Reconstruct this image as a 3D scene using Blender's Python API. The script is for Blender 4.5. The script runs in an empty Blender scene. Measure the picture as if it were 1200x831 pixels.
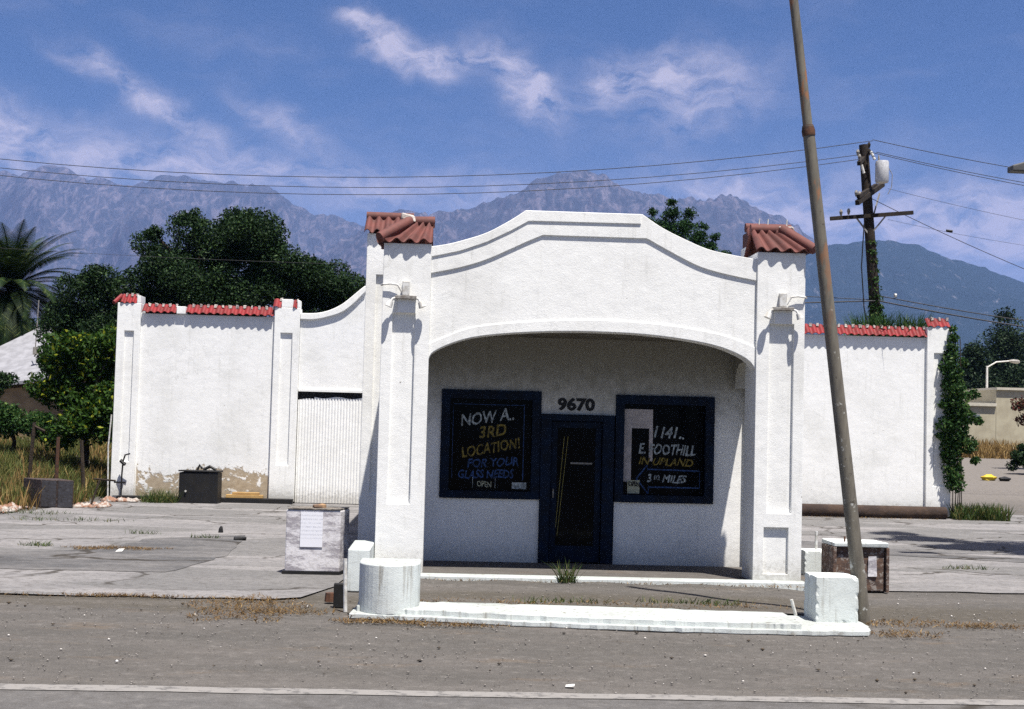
import bpy, math, random
import numpy as np
from mathutils import Vector, Matrix
R = math.radians
random.seed(7); rng = np.random.default_rng(7)
sc = bpy.context.scene
C = bpy.context.collection

# ---------------------------------------------------------------- camera
YAW, PIT, ROLL = R(2.86), math.atan(82.5/1600), R(1.5)
fw = Vector((math.sin(YAW)*math.cos(PIT), math.cos(YAW)*math.cos(PIT), math.sin(PIT)))
r0 = Vector((math.cos(YAW), -math.sin(YAW), 0)); u0 = r0.cross(fw)
rt = r0*math.cos(ROLL)+u0*math.sin(ROLL); up = -r0*math.sin(ROLL)+u0*math.cos(ROLL)
cd = bpy.data.cameras.new("camera"); cam = bpy.data.objects.new("camera", cd); C.objects.link(cam)
cam.matrix_world = Matrix(((rt.x, up.x, -fw.x, 0), (rt.y, up.y, -fw.y, 0), (rt.z, up.z, -fw.z, 2.1), (0, 0, 0, 1)))
cd.sensor_width = 36; cd.sensor_fit = 'HORIZONTAL'; cd.lens = 48; cd.clip_start = .1; cd.clip_end = 60000
sc.camera = cam

# ---------------------------------------------------------------- exposure, sun, sky
sc.view_settings.view_transform = 'Standard'; sc.view_settings.look = 'None'
sc.view_settings.gamma = 1; sc.view_settings.use_curve_mapping = False
sc.view_settings.exposure = 1.02
sc.render.engine = 'CYCLES'
sc.cycles.use_denoising = False
sc.cycles.max_bounces = 6; sc.cycles.diffuse_bounces = 4; sc.cycles.glossy_bounces = 2
sc.cycles.transmission_bounces = 3; sc.cycles.transparent_max_bounces = 6; sc.cycles.volume_bounces = 0
SUN_D = Vector((-.165, .315, -1)).normalized()
sl = bpy.data.lights.new("sun", 'SUN'); so = bpy.data.objects.new("sun", sl); C.objects.link(so)
sl.energy = 5.0; sl.angle = R(.53); sl.color = (1, .955, .89)
so.rotation_euler = (-SUN_D).to_track_quat('Z', 'Y').to_euler()
W = bpy.data.worlds.new("World"); sc.world = W; W.use_nodes = True
nt = W.node_tree; nt.nodes.clear()
class G:                                                     # tiny node-graph helper
    def __init__(s, tree): s.t = tree
    def n(s, ty, **k):
        o = s.t.nodes.new(ty)
        for a, b in k.items(): setattr(o, a, b)
        return o
    def put(s, sock, v):
        if hasattr(v, 'is_output'): s.t.links.new(v, sock)
        else: sock.default_value = v
    def m(s, op, a, b=0., c=0., clamp=False):
        o = s.n('ShaderNodeMath', operation=op, use_clamp=clamp)
        s.put(o.inputs[0], a); s.put(o.inputs[1], b); s.put(o.inputs[2], c); return o.outputs[0]
    def mr(s, v, a, b, c=0., d=1., smooth=True):
        o = s.n('ShaderNodeMapRange', interpolation_type='SMOOTHSTEP' if smooth else 'LINEAR')
        s.put(o.inputs[0], v)
        for i, x in zip((1, 2, 3, 4), (a, b, c, d)): s.put(o.inputs[i], x)
        return o.outputs[0]
    def noise(s, vec, scale, detail=4, rough=.55, dist=0.):
        o = s.n('ShaderNodeTexNoise')
        if vec is not None: s.put(o.inputs['Vector'], vec)
        o.inputs['Scale'].default_value = scale; o.inputs['Detail'].default_value = detail
        o.inputs['Roughness'].default_value = rough; o.inputs['Distortion'].default_value = dist
        return o.outputs[0]
    def mapping(s, vec, loc=(0, 0, 0), rot=(0, 0, 0), scale=(1, 1, 1)):
        o = s.n('ShaderNodeMapping'); s.put(o.inputs[0], vec)
        o.inputs[1].default_value = loc; o.inputs[2].default_value = rot; o.inputs[3].default_value = scale
        return o.outputs[0]
    def mix(s, f, a, b, mode='MIX'):
        o = s.n('ShaderNodeMix', data_type='RGBA', blend_type=mode)
        s.put(o.inputs[0], f); s.put(o.inputs[6], col4(a)); s.put(o.inputs[7], col4(b)); return o.outputs[2]
    def bump(s, h, strength=.3, dist=.02, prev=None):
        o = s.n('ShaderNodeBump'); s.put(o.inputs['Height'], h)
        o.inputs['Strength'].default_value = strength; o.inputs['Distance'].default_value = dist
        if prev is not None: s.put(o.inputs['Normal'], prev)
        return o.outputs[0]
def col4(c):
    if hasattr(c, 'is_output'): return c
    return tuple(c)+(1.,) if len(c) == 3 else tuple(c)

g = G(nt)
sky = g.n('ShaderNodeTexSky', sky_type='NISHITA', sun_disc=False)
sky.sun_elevation = math.asin(-SUN_D.z); sky.sun_rotation = math.atan2(-SUN_D.x, -SUN_D.y)
sky.air_density = 1.0; sky.dust_density = .6; sky.ozone_density = 2.5; sky.altitude = 300
tc = g.n('ShaderNodeTexCoord')
sx = g.n('ShaderNodeSeparateXYZ'); g.put(sx.inputs[0], tc.outputs['Generated'])
az = g.m('ARCTAN2', sx.outputs[0], sx.outputs[1]); el = g.m('ARCSINE', sx.outputs[2])
cx = g.n('ShaderNodeCombineXYZ'); g.put(cx.inputs[0], az); g.put(cx.inputs[1], el)
ae = cx.outputs[0]
wob = g.n('ShaderNodeTexNoise'); g.put(wob.inputs['Vector'], ae); wob.inputs['Scale'].default_value = 30; wob.inputs['Detail'].default_value = 8
vm = g.n('ShaderNodeVectorMath', operation='MULTIPLY_ADD'); g.put(vm.inputs[0], wob.outputs['Color'])
vm.inputs[1].default_value = (.034, .034, 0); g.put(vm.inputs[2], ae)
vs = g.n('ShaderNodeVectorMath', operation='SUBTRACT'); g.put(vs.inputs[0], vm.outputs[0]); vs.inputs[1].default_value = (.017, .017, 0)
wv = vs.outputs[0]
# clouds: azimuth, elevation, half-length, half-width, tilt, strength
BL = [(-.066, .281, .016, .007, -.6, .9), (-.036, .266, .030, .010, -.35, 1.15), (.000, .262, .022, .008, .1, .7), (.022, .265, .016, .006, 0, .7),
      (.052, .247, .026, .013, -.8, .95), (.068, .237, .018, .012, -.3, .85), (.118, .247, .014, .018, -1.0, .8), (.150, .253, .026, .015, .3, .75), (.19, .251, .035, .017, .1, .55),
      (.178, .226, .045, .014, .25, .5), (-.262, .240, .022, .006, -.4, .55), (-.228, .227, .040, .007, -.6, .6), (-.19, .208, .045, .008, -.5, .5),
      (-.125, .211, .030, .009, -.45, .65), (-.315, .197, .03, .013, -.2, .95), (-.215, .172, .05, .010, 0, .5),
      (-.14, .176, .11, .016, -.08, .6), (-.29, .175, .06, .018, 0, .55), (.02, .168, .13, .012, 0, .45), (.225, .166, .045, .008, -.3, .75), (.32, .150, .12, .025, -.12, .85), (.39, .15, .05, .022, 0, .5)]
acc = None
for a, e, L, Wd, t, s in BL:
    q = g.mapping(wv, loc=(-a, -e, 0))
    q = g.mapping(q, rot=(0, 0, -t)); q = g.mapping(q, scale=(1/L, 1/Wd, 0))
    d = g.n('ShaderNodeVectorMath', operation='DOT_PRODUCT'); g.put(d.inputs[0], q); g.put(d.inputs[1], q)
    v = g.m('MULTIPLY', g.m('EXPONENT', g.m('MULTIPLY', d.outputs['Value'], -.8)), s)
    acc = v if acc is None else g.m('ADD', acc, v)
fine = g.noise(g.mapping(wv, rot=(0, 0, .45), scale=(1, 2.3, 1)), 28, 7, .62)
veil = g.noise(g.mapping(wv, rot=(0, 0, -.35), scale=(1, 3, 1)), 7, 5, .6)
m1 = g.m('MULTIPLY', acc, g.mr(fine, .34, .68, .06, 1.12, False))
m2 = g.m('MULTIPLY', g.mr(veil, .45, .8), .16)
low = g.m('ADD', g.m('MULTIPLY', g.mr(el, .25, .05), .20), g.m('MULTIPLY', g.mr(el, .45, .85), .45))  # paler horizon, plus an unseen bright veil added overhead to fill the shadows
mask = g.m('MINIMUM', g.m('ADD', g.m('ADD', m1, m2), low), .86)
tint = g.mix(1., sky.outputs[0], (.24, .44, .70), 'MULTIPLY')
cloud = (7.1, 6.5, 7.6)
out = g.mix(mask, tint, cloud)
bg = g.n('ShaderNodeBackground'); g.put(bg.inputs[0], out); bg.inputs[1].default_value = .05
wo = g.n('ShaderNodeOutputWorld'); g.put(wo.inputs[0], bg.outputs[0])

# ---------------------------------------------------------------- object helpers
WL = {}
def link(o, parent, wl):
    C.objects.link(o); WL[o.name] = Vector(wl)
    if parent is not None:
        o.parent = parent; o.location = Vector(wl)-WL[parent.name]
    else: o.location = wl
    return o
def tag(o, label=None, cat=None, group=None, kind=None):
    if label: o['label'] = label
    if cat: o['category'] = cat
    if group: o['group'] = group
    if kind: o['kind'] = kind
    return o
def empty(name, loc, label=None, cat=None, group=None):
    o = bpy.data.objects.new(name, None); o.empty_display_size = .2; link(o, None, loc)
    return tag(o, label, cat, group)
class MB:
    def __init__(s): s.v = []; s.f = []
    def add(s, v, f):
        b = len(s.v); s.v += [tuple(p) for p in v]; s.f += [tuple(i+b for i in q) for q in f]; return s
    def box(s, x0, x1, y0, y1, z0, z1, rz=0, piv=None, jit=0):
        v = [(x, y, z) for z in (z0, z1) for y in (y0, y1) for x in (x0, x1)]
        if jit: v = [tuple(c+random.uniform(-jit, jit) for c in p) for p in v]
        if rz:
            px, py = piv or ((x0+x1)/2, (y0+y1)/2); c, n = math.cos(rz), math.sin(rz)
            v = [(px+(x-px)*c-(y-py)*n, py+(x-px)*n+(y-py)*c, z) for x, y, z in v]
        return s.add(v, [(0, 2, 3, 1), (4, 5, 7, 6), (0, 1, 5, 4), (2, 6, 7, 3), (0, 4, 6, 2), (1, 3, 7, 5)])
    def beam(s, a, b, w, h):                                  # rectangular bar from a to b
        a, b = Vector(a), Vector(b); d = (b-a).normalized()
        ref = Vector((0, 0, 1)) if abs(d.z) < .9 else Vector((0, 1, 0))
        x = d.cross(ref).normalized(); y = x.cross(d).normalized()
        v = [p+x*(i*w/2)+y*(j*h/2) for p in (a, b) for j in (-1, 1) for i in (-1, 1)]
        return s.add(v, [(0, 1, 3, 2), (4, 6, 7, 5), (0, 4, 5, 1), (2, 3, 7, 6), (0, 2, 6, 4), (1, 5, 7, 3)])
    def tube(s, pts, rad, n=8, cap=True):
        pts = [Vector(p) for p in pts]
        if not hasattr(rad, '__len__'): rad = [rad]*len(pts)
        b = len(s.v); prev = None; V = []
        for i, p in enumerate(pts):
            d = (pts[min(i+1, len(pts)-1)]-pts[max(i-1, 0)]).normalized()
            if prev is None: x = d.cross(Vector((.13, .21, 1)) if abs(d.z) < .9 else Vector((0, 1, 0))).normalized()
            else: x = (prev-d*prev.dot(d)).normalized()
            prev = x; y = d.cross(x)
            for k in range(n):
                a = 2*math.pi*k/n; V.append(tuple(p+(x*math.cos(a)+y*math.sin(a))*rad[i]))
        F = [(i*n+k, i*n+(k+1) % n, (i+1)*n+(k+1) % n, (i+1)*n+k) for i in range(len(pts)-1) for k in range(n)]
        if cap: F += [tuple(range(n-1, -1, -1)), tuple((len(pts)-1)*n+k for k in range(n))]
        return s.add(V, F)
    def prism(s, poly, z0, z1):                               # poly ccw in XY
        n = len(poly)
        zt = z1 if hasattr(z1, '__len__') else [z1]*n
        v = [(x, y, z0) for x, y in poly]+[(p[0], p[1], zt[i]) for i, p in enumerate(poly)]
        return s.add(v, [tuple(range(n-1, -1, -1)), tuple(range(n, 2*n))]+[(i, (i+1) % n, n+(i+1) % n, n+i) for i in range(n)])
    def strip(s, xs, zb, zt, y0, y1):                         # wall of columns between two height curves
        n = len(xs)
        v = []
        for x in xs: v += [(x, y0, zb(x)), (x, y0, zt(x)), (x, y1, zb(x)), (x, y1, zt(x))]
        f = []
        for i in range(n-1):
            a, b = 4*i, 4*i+4
            f += [(a, b, b+1, a+1), (a+2, a+3, b+3, b+2), (a+1, b+1, b+3, a+3), (a, a+2, b+2, b)]
        e = 4*(n-1); f += [(0, 1, 3, 2), (e, e+2, e+3, e+1)]
        return s.add(v, f)
    def pbox(s, x0, x1, y0, y1, z0, z1, rec, dep=.03):        # box whose front (y0) has recessed rectangles
        xs = sorted({x0, x1}|{r[0] for r in rec}|{r[1] for r in rec}); zs = sorted({z0, z1}|{r[2] for r in rec}|{r[3] for r in rec})
        def dpt(i, j):
            if i < 0 or j < 0 or i >= len(xs)-1 or j >= len(zs)-1: return None
            cx, cz = (xs[i]+xs[i+1])/2, (zs[j]+zs[j+1])/2
            return y0+(dep if any(r[0] < cx < r[1] and r[2] < cz < r[3] for r in rec) else 0)
        for i in range(len(xs)-1):
            for j in range(len(zs)-1):
                y = dpt(i, j); a, b, c, d = xs[i], xs[i+1], zs[j], zs[j+1]
                s.add([(a, y, c), (b, y, c), (b, y, d), (a, y, d)], [(0, 1, 2, 3)])
                yn = dpt(i+1, j); yn = y1 if yn is None else yn
                if yn != y: s.add([(b, y, c), (b, yn, c), (b, yn, d), (b, y, d)], [(0, 1, 2, 3)])
                yn = dpt(i, j+1); yn = y1 if yn is None else yn
                if yn != y: s.add([(a, y, d), (b, y, d), (b, yn, d), (a, yn, d)], [(0, 1, 2, 3)])
                if i == 0: s.add([(a, y, c), (a, y, d), (a, y1, d), (a, y1, c)], [(0, 1, 2, 3)])
                if j == 0: s.add([(a, y, c), (a, y1, c), (b, y1, c), (b, y, c)], [(0, 1, 2, 3)])
        return s.add([(x0, y1, z0), (x0, y1, z1), (x1, y1, z1), (x1, y1, z0)], [(0, 1, 2, 3)])
    def tiles(s, p0, p1, q0, q1, n, r=.07, jit=.015, cap=True):    # barrel tiles: eave p0-p1, ridge q0-q1
        p0, p1, q0, q1 = map(Vector, (p0, p1, q0, q1)); K = 10
        N = (p1-p0).cross(q0-p0+(q1-p1)).normalized()
        if N.z < 0: N = -N
        V = []; m = 0
        for i in range(n):
            jj = random.uniform(-jit, jit)
            for k in range(K):
                u = k/(K-1); t = (i+u*.999)/n
                h = r*math.sin(math.pi*min(u/.66, 1)) if u < .66 else -.3*r*math.sin(math.pi*(u-.66)/.34)
                e, q = p0.lerp(p1, t), q0.lerp(q1, t); d = (q-e)
                e = e-d.normalized()*jj if d.length > 1e-4 else e
                h2 = h+.012
                V += [e+N*h2, q+N*h2*.85, e+N*(h2-.016), q+N*(h2*.85-.016)]; m += 1
        F = []
        for i in range(m-1):
            a, b = 4*i, 4*i+4
            F += [(a, b, b+1, a+1), (a+2, a+3, b+3, b+2), (a, a+2, b+2, b), (a+1, b+1, b+3, a+3)]
        F += [(0, 1, 3, 2), (4*m-4, 4*m-2, 4*m-1, 4*m-3)]
        return s.add(V, F)
    def build(s, name, mat, parent=None, loc=None, smooth=False, bevel=0, merge=True):
        a = np.array(s.v, dtype=float)
        if loc is None: loc = ((a[:, 0].min()+a[:, 0].max())/2, (a[:, 1].min()+a[:, 1].max())/2, a[:, 2].min())
        me = bpy.data.meshes.new(name); me.from_pydata([tuple(p) for p in (a-np.array(loc))], [], s.f); me.materials.append(mat)
        if merge:
            import bmesh
            bm = bmesh.new(); bm.from_mesh(me); bmesh.ops.remove_doubles(bm, verts=bm.verts, dist=.0004)
            bmesh.ops.recalc_face_normals(bm, faces=bm.faces); bm.to_mesh(me); bm.free()
        if smooth:
            me.shade_smooth()
            try: me.set_sharp_from_angle(angle=R(40))
            except Exception: pass
        o = bpy.data.objects.new(name, me); link(o, parent, loc)
        if bevel:
            b = o.modifiers.new('bevel', 'BEVEL'); b.width = bevel; b.segments = 2; b.limit_method = 'ANGLE'; b.angle_limit = R(35)
        return o
def dim_top(o):                                             # upper faces coloured darker to offset the steep sun on them
    o.data.materials.append(M_DIMTOP)
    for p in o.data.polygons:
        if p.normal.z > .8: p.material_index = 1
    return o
def interp(pts):
    X = [p[0] for p in pts]; Z = [p[1] for p in pts]
    return lambda x: float(np.interp(x, X, Z))
def smoothc(pts, n=48):                                     # Catmull-Rom through points, as y(x)
    P = [pts[0]]+list(pts)+[pts[-1]]; out = []
    for i in range(1, len(P)-2):
        for k in range(8):
            t = k/8; a, b, c, d = (np.array(P[i+j]) for j in (-1, 0, 1, 2))
            out.append(.5*((2*b)+(-a+c)*t+(2*a-5*b+4*c-d)*t*t+(-a+3*b-3*c+d)*t**3))
    out.append(np.array(pts[-1])); out.sort(key=lambda p: p[0])
    return interp(out)
def raw_mesh(name, V, F, mat, parent=None, loc=(0, 0, 0)):     # V (n,3) numpy, F (m,k) numpy
    me = bpy.data.meshes.new(name); V = V-np.array(loc); k = F.shape[1]
    me.vertices.add(len(V)); me.vertices.foreach_set('co', V.astype(np.float32).ravel())
    me.loops.add(F.size); me.loops.foreach_set('vertex_index', F.astype(np.int32).ravel())
    me.polygons.add(len(F)); me.polygons.foreach_set('loop_start', np.arange(0, F.size, k, dtype=np.int32))
    me.polygons.foreach_set('loop_total', np.full(len(F), k, dtype=np.int32))
    me.materials.append(mat); me.update(); me.validate()
    o = bpy.data.objects.new(name, me); return link(o, parent, loc)

# ---------------------------------------------------------------- materials
def new_mat(name):
    m = bpy.data.materials.new(name); m.use_nodes = True; t = m.node_tree; t.nodes.clear(); g = G(t)
    b = g.n('ShaderNodeBsdfPrincipled'); o = g.n('ShaderNodeOutputMaterial'); t.links.new(b.outputs[0], o.inputs[0])
    g.bsdf = b; g.out = o; g.tc = g.n('ShaderNodeTexCoord'); g.pos = g.n('ShaderNodeNewGeometry').outputs['Position']
    return m, g
def simple(name, c1, c2=None, scale=6, rough=.8, bump=.2, bscale=40, bd=.01, metal=0, spec=.3, contrast=(.35, .65)):
    m, g = new_mat(name); c2 = c2 or tuple(x*.7 for x in c1)
    n = g.noise(g.pos, scale, 6, .6)
    c = g.mix(g.mr(n, *contrast), c1, c2)
    n2 = g.noise(g.pos, bscale, 5, .6)
    c = g.mix(g.m('MULTIPLY', g.mr(n2, .5, .75), .35), c, tuple(x*.6 for x in c1))
    g.put(g.bsdf.inputs['Base Color'], c); g.bsdf.inputs['Roughness'].default_value = rough
    g.bsdf.inputs['Metallic'].default_value = metal; g.bsdf.inputs['Specular IOR Level'].default_value = spec
    if bump: g.put(g.bsdf.inputs['Normal'], g.bump(n2, bump, bd))
    return m
def stucco(name, base, dirt, grime=.25, zlow=.9, patches=False, cracks=True, ceil=False, splash=.55):
    m, g = new_mat(name); s = g.n('ShaderNodeSeparateXYZ'); g.put(s.inputs[0], g.pos)
    big = g.noise(g.pos, .9, 5, .6); mid = g.noise(g.pos, 7, 6, .65); tiny = g.noise(g.pos, 70, 4, .6)
    c = g.mix(g.m('MULTIPLY', g.mr(big, .42, .72), .28), base, dirt)
    streak = g.noise(g.mapping(g.pos, scale=(9, 9, .7)), 1.6, 6, .65)
    c = g.mix(g.m('MULTIPLY', g.mr(streak, .52, .78), grime), c, dirt)
    c = g.mix(g.m('MULTIPLY', g.mr(mid, .55, .8), .20), c, dirt)
    spots = g.n('ShaderNodeTexVoronoi'); g.put(spots.inputs['Vector'], g.pos); spots.inputs['Scale'].default_value = 3.3
    sp = g.m('MULTIPLY', g.mr(spots.outputs['Distance'], .05, .025), g.mr(g.noise(g.pos, 1.7, 2), .5, .58))
    c = g.mix(g.m('MULTIPLY', sp, .75), c, (.16, .14, .12))
    chip = g.m('MULTIPLY', g.mr(g.noise(g.pos, 11, 8, .75), .66, .69), g.mr(g.noise(g.pos, 1.3, 3), .48, .60))
    c = g.mix(g.m('MULTIPLY', chip, .55), c, (.24, .22, .19))
    foot = g.m('MULTIPLY', g.mr(g.m('ADD', s.outputs[2], g.m('MULTIPLY', g.noise(g.pos, 16, 7, .75), 1.1)), .95, .62), splash)
    c = g.mix(foot, c, (.20, .18, .15))
    if zlow:
        lowm = g.m('MULTIPLY', g.mr(g.m('ADD', s.outputs[2], g.m('MULTIPLY', mid, .5)), zlow, zlow*.25), grime*1.5)
        c = g.mix(lowm, c, dirt)
    if cracks:
        v = g.n('ShaderNodeTexVoronoi', feature='DISTANCE_TO_EDGE'); v.inputs['Scale'].default_value = .55
        wv = g.n('ShaderNodeTexNoise'); g.put(wv.inputs['Vector'], g.pos); wv.inputs['Scale'].default_value = 2.2; wv.inputs['Detail'].default_value = 6
        ad = g.n('ShaderNodeVectorMath', operation='MULTIPLY_ADD'); g.put(ad.inputs[0], wv.outputs['Color']); ad.inputs[1].default_value = (.8, .8, .8); g.put(ad.inputs[2], g.pos)
        g.put(v.inputs['Vector'], ad.outputs[0])
        cr = g.m('MULTIPLY', g.mr(v.outputs['Distance'], .006, .001), g.mr(g.noise(g.pos, .8, 2), .5, .6))
        c = g.mix(g.m('MULTIPLY', cr, .22), c, (.3, .3, .28))
    if ceil:                                                 # wall colour turns darker and browner towards the canopy ceiling
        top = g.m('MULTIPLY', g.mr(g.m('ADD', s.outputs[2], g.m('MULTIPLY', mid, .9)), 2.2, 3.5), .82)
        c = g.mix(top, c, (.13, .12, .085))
    if patches:                                              # fallen plaster along the foot of the wall
        pn = g.noise(g.pos, 2.1, 7, .68, .4)
        ph = g.mr(g.m('ADD', s.outputs[2], g.m('MULTIPLY', g.m('SUBTRACT', pn, .5), 1.9)), .80, .74)
        inx = g.m('MULTIPLY', g.mr(s.outputs[0], -7.55, -7.5), g.mr(s.outputs[0], -4.2, -4.3))
        holes = g.mr(g.noise(g.pos, 4.3, 5, .6), .38, .46)
        pm = g.m('MULTIPLY', g.m('MULTIPLY', ph, inx), holes)
        under = g.mix(g.noise(g.pos, 9, 5), (.50, .43, .32), (.24, .18, .12))
        c = g.mix(pm, c, under)
        hb = g.m('SUBTRACT', tiny, g.m('MULTIPLY', pm, 2.))
    else: hb = tiny
    g.put(g.bsdf.inputs['Base Color'], c); g.bsdf.inputs['Roughness'].default_value = .92; g.bsdf.inputs['Specular IOR Level'].default_value = .15
    b1 = g.bump(g.noise(g.pos, 5, 4), .22, .03); g.put(g.bsdf.inputs['Normal'], g.bump(hb, .28, .01, b1))
    return m
M_ST = stucco('white_stucco', (.80, .80, .775), (.46, .45, .41), .36)
M_STW = stucco('wing_stucco', (.79, .79, .77), (.46, .46, .42), .36, patches=True)
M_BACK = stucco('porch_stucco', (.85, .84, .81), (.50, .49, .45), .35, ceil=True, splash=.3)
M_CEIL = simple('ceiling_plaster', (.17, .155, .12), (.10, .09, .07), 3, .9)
M_CURB = stucco('painted_concrete', (.64, .68, .66), (.26, .24, .20), 1.1, zlow=.26, splash=.12)
M_DIMTOP = stucco('dimmed_concrete_top', (.38, .41, .395), (.17, .15, .12), 1.3, zlow=0, splash=0)  # darker copy of the painted concrete, keeps sunlit upper faces from glaring
M_TILE = simple('clay_tile', (.15, .052, .043), (.095, .040, .034), 4.5, .75, .3, 60)
M_TILEW = simple('red_painted_tile', (.23, .018, .021), (.14, .022, .02), 5, .6, .3, 60)
M_MORTAR = simple('mortar', (.55, .50, .46), (.40, .36, .32), 10, .95, .6, 30, .02)
M_NAVY = simple('navy_paint', (.006, .014, .034), (.007, .010, .018), 8, .6, .1, 60, .004, 0, .10)
M_BLK = simple('black_paint', (.008, .008, .009), (.014, .013, .012), 6, .6, .1)
M_MET = simple('white_metal', (.66, .66, .64), (.42, .40, .36), 14, .5, .1, 60, .004)
M_METD = simple('dull_metal', (.30, .29, .27), (.16, .14, .12), 18, .5, .1, 60, .004)
M_RUST = simple('rusty_metal', (.10, .045, .025), (.05, .03, .022), 12, .85, .4, 40)
M_DIRT = None
def glass():
    m, g = new_mat('dark_glass'); n = g.noise(g.pos, 2.4, 4, .6)
    g.put(g.bsdf.inputs['Base Color'], g.mix(g.mr(n, .4, .7), (.0015, .002, .003), (.003, .004, .006)))
    g.put(g.bsdf.inputs['Roughness'], g.mr(g.noise(g.pos, 6, 4), .4, .7, .06, .22)); g.bsdf.inputs['Specular IOR Level'].default_value = .06
    return m
M_GLASS = glass()
def paint(name, c, rough=.6, low=.72): return simple(name, c, tuple(x*low for x in c), 22, rough, 0)
M_PW, M_PY, M_PB = paint('white_letter_paint', (.44, .49, .50), .6, .3), paint('yellow_letter_paint', (.26, .19, .03), .6, .25), paint('blue_letter_paint', (.025, .075, .23), .6, .25)
M_NUM = paint('black_numeral_paint', (.010, .010, .012))
M_PAPER = simple('faded_paper', (.50, .45, .44), (.40, .36, .35), 9, .9, .3, 12, .02)
M_CREAMC = paint('cream_card', (.42, .42, .30))

def ground_mat(name, kind):
    m, g = new_mat(name); s = g.n('ShaderNodeSeparateXYZ'); g.put(s.inputs[0], g.pos)
    big = g.noise(g.pos, .28, 6, .6); mid = g.noise(g.pos, 1.6, 9, .72); fine = g.noise(g.pos, 26, 6, .7); mot = g.noise(g.pos, 7, 6, .75); grit = g.noise(g.pos, 120, 3, .7)
    stre = g.noise(g.mapping(g.pos, rot=(0, 0, .06), scale=(.35, 1.0, 1)), 1.1, 9, .68)
    if kind == 'shoulder':
        c = g.mix(g.mr(stre, .35, .68), (.070, .066, .060), (.098, .090, .082))
        c = g.mix(g.m('MULTIPLY', g.mr(mid, .54, .75), .6), c, (.085, .075, .062))
        br = g.m('MULTIPLY', g.mr(g.noise(g.mapping(g.pos, scale=(.6, 1.6, 1)), 1.1, 6, .7), .56, .72), .55)
        c = g.mix(br, c, (.125, .088, .055))
        eb = g.m('MULTIPLY', g.mr(g.m('ADD', s.outputs[1], g.m('MULTIPLY', g.m('SUBTRACT', mid, .5), 2.4)), 14.9, 15.6), g.mr(s.outputs[1], 17.0, 16.3)); c = g.mix(g.m('MULTIPLY', eb, .72), c, (.060, .052, .038))
        tr_ = g.mr(g.noise(g.mapping(g.pos, rot=(0, 0, .03), scale=(.05, 1.1, 1)), 1.3, 4, .6), .52, .66); c = g.mix(g.m('MULTIPLY', tr_, .35), c, (.125, .115, .105))
        far = g.mr(s.outputs[1], 36, 46); c = g.mix(far, c, (.150, .135, .120))
    elif kind == 'court':
        c = g.mix(g.mr(stre, .36, .66), (.165, .160, .160), (.225, .215, .212))
        pat = g.mr(g.noise(g.mapping(g.pos, rot=(0, 0, .1), scale=(.16, .42, 1)), 1.3, 3, .45, .6), .49, .515)
        c = g.mix(g.m('MULTIPLY', pat, .55), c, (.095, .095, .092))
        c = g.mix(g.m('MULTIPLY', g.mr(mid, .56, .8), .5), c, (.085, .083, .08))
    elif kind == 'patch':
        c = g.mix(g.mr(stre, .38, .62), (.068, .069, .072), (.135, .130, .128))
    elif kind == 'road':
        c = g.mix(g.mr(stre, .35, .68), (.088, .085, .083), (.115, .110, .105))
        c = g.mix(g.m('MULTIPLY', g.mr(mid, .56, .8), .5), c, (.075, .071, .068))
    c = g.mix(g.m('MULTIPLY', g.mr(mot, .48, .62), .42), c, (.06, .055, .05)); c = g.mix(g.m('MULTIPLY', g.mr(mot, .46, .34), .30), c, (.21, .195, .18))
    c = g.mix(g.m('MULTIPLY', g.mr(fine, .5, .72), .5), c, (.055, .05, .045))
    c = g.mix(g.m('MULTIPLY', g.mr(grit, .52, .72), .42), c, (.34, .31, .29))
    wn = g.n('ShaderNodeTexNoise'); g.put(wn.inputs['Vector'], g.pos); wn.inputs['Scale'].default_value = 1.3; wn.inputs['Detail'].default_value = 6
    ad = g.n('ShaderNodeVectorMath', operation='MULTIPLY_ADD'); g.put(ad.inputs[0], wn.outputs['Color']); ad.inputs[1].default_value = (1.2, 1.2, 0); g.put(ad.inputs[2], g.pos)
    v = g.n('ShaderNodeTexVoronoi', feature='DISTANCE_TO_EDGE'); v.inputs['Scale'].default_value = .33 if kind == 'court' else .22
    g.put(v.inputs['Vector'], ad.outputs[0])
    cr = g.m('MULTIPLY', g.mr(v.outputs['Distance'], .016, .004), g.mr(big, .40, .52))
    if kind != 'shoulder': c = g.mix(g.m('MULTIPLY', cr, .85), c, (.035, .030, .024))
    g.put(g.bsdf.inputs['Base Color'], c); g.bsdf.inputs['Roughness'].default_value = .95; g.bsdf.inputs['Specular IOR Level'].default_value = .12
    b1 = g.bump(mid, .25, .02); b2 = g.bump(fine, .6, .012, b1)
    g.put(g.bsdf.inputs['Normal'], g.bump(grit, .4, .006, b2)); return m
M_SH, M_COURT, M_ROAD = ground_mat('gravelly_shoulder', 'shoulder'), ground_mat('worn_forecourt', 'court'), ground_mat('road_asphalt', 'road')
def worn_line():
    m, g = new_mat('worn_line_paint')
    w = g.mr(g.noise(g.pos, 9, 7, .7), .50, .62)
    g.put(g.bsdf.inputs['Base Color'], g.mix(w, (.205, .193, .18), (.112, .106, .10))); g.bsdf.inputs['Roughness'].default_value = .9
    g.put(g.bsdf.inputs['Normal'], g.bump(g.noise(g.pos, 60, 4), .4, .01)); return m
M_LINE = worn_line(); M_PATCH = ground_mat('dark_patch', 'patch')
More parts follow.
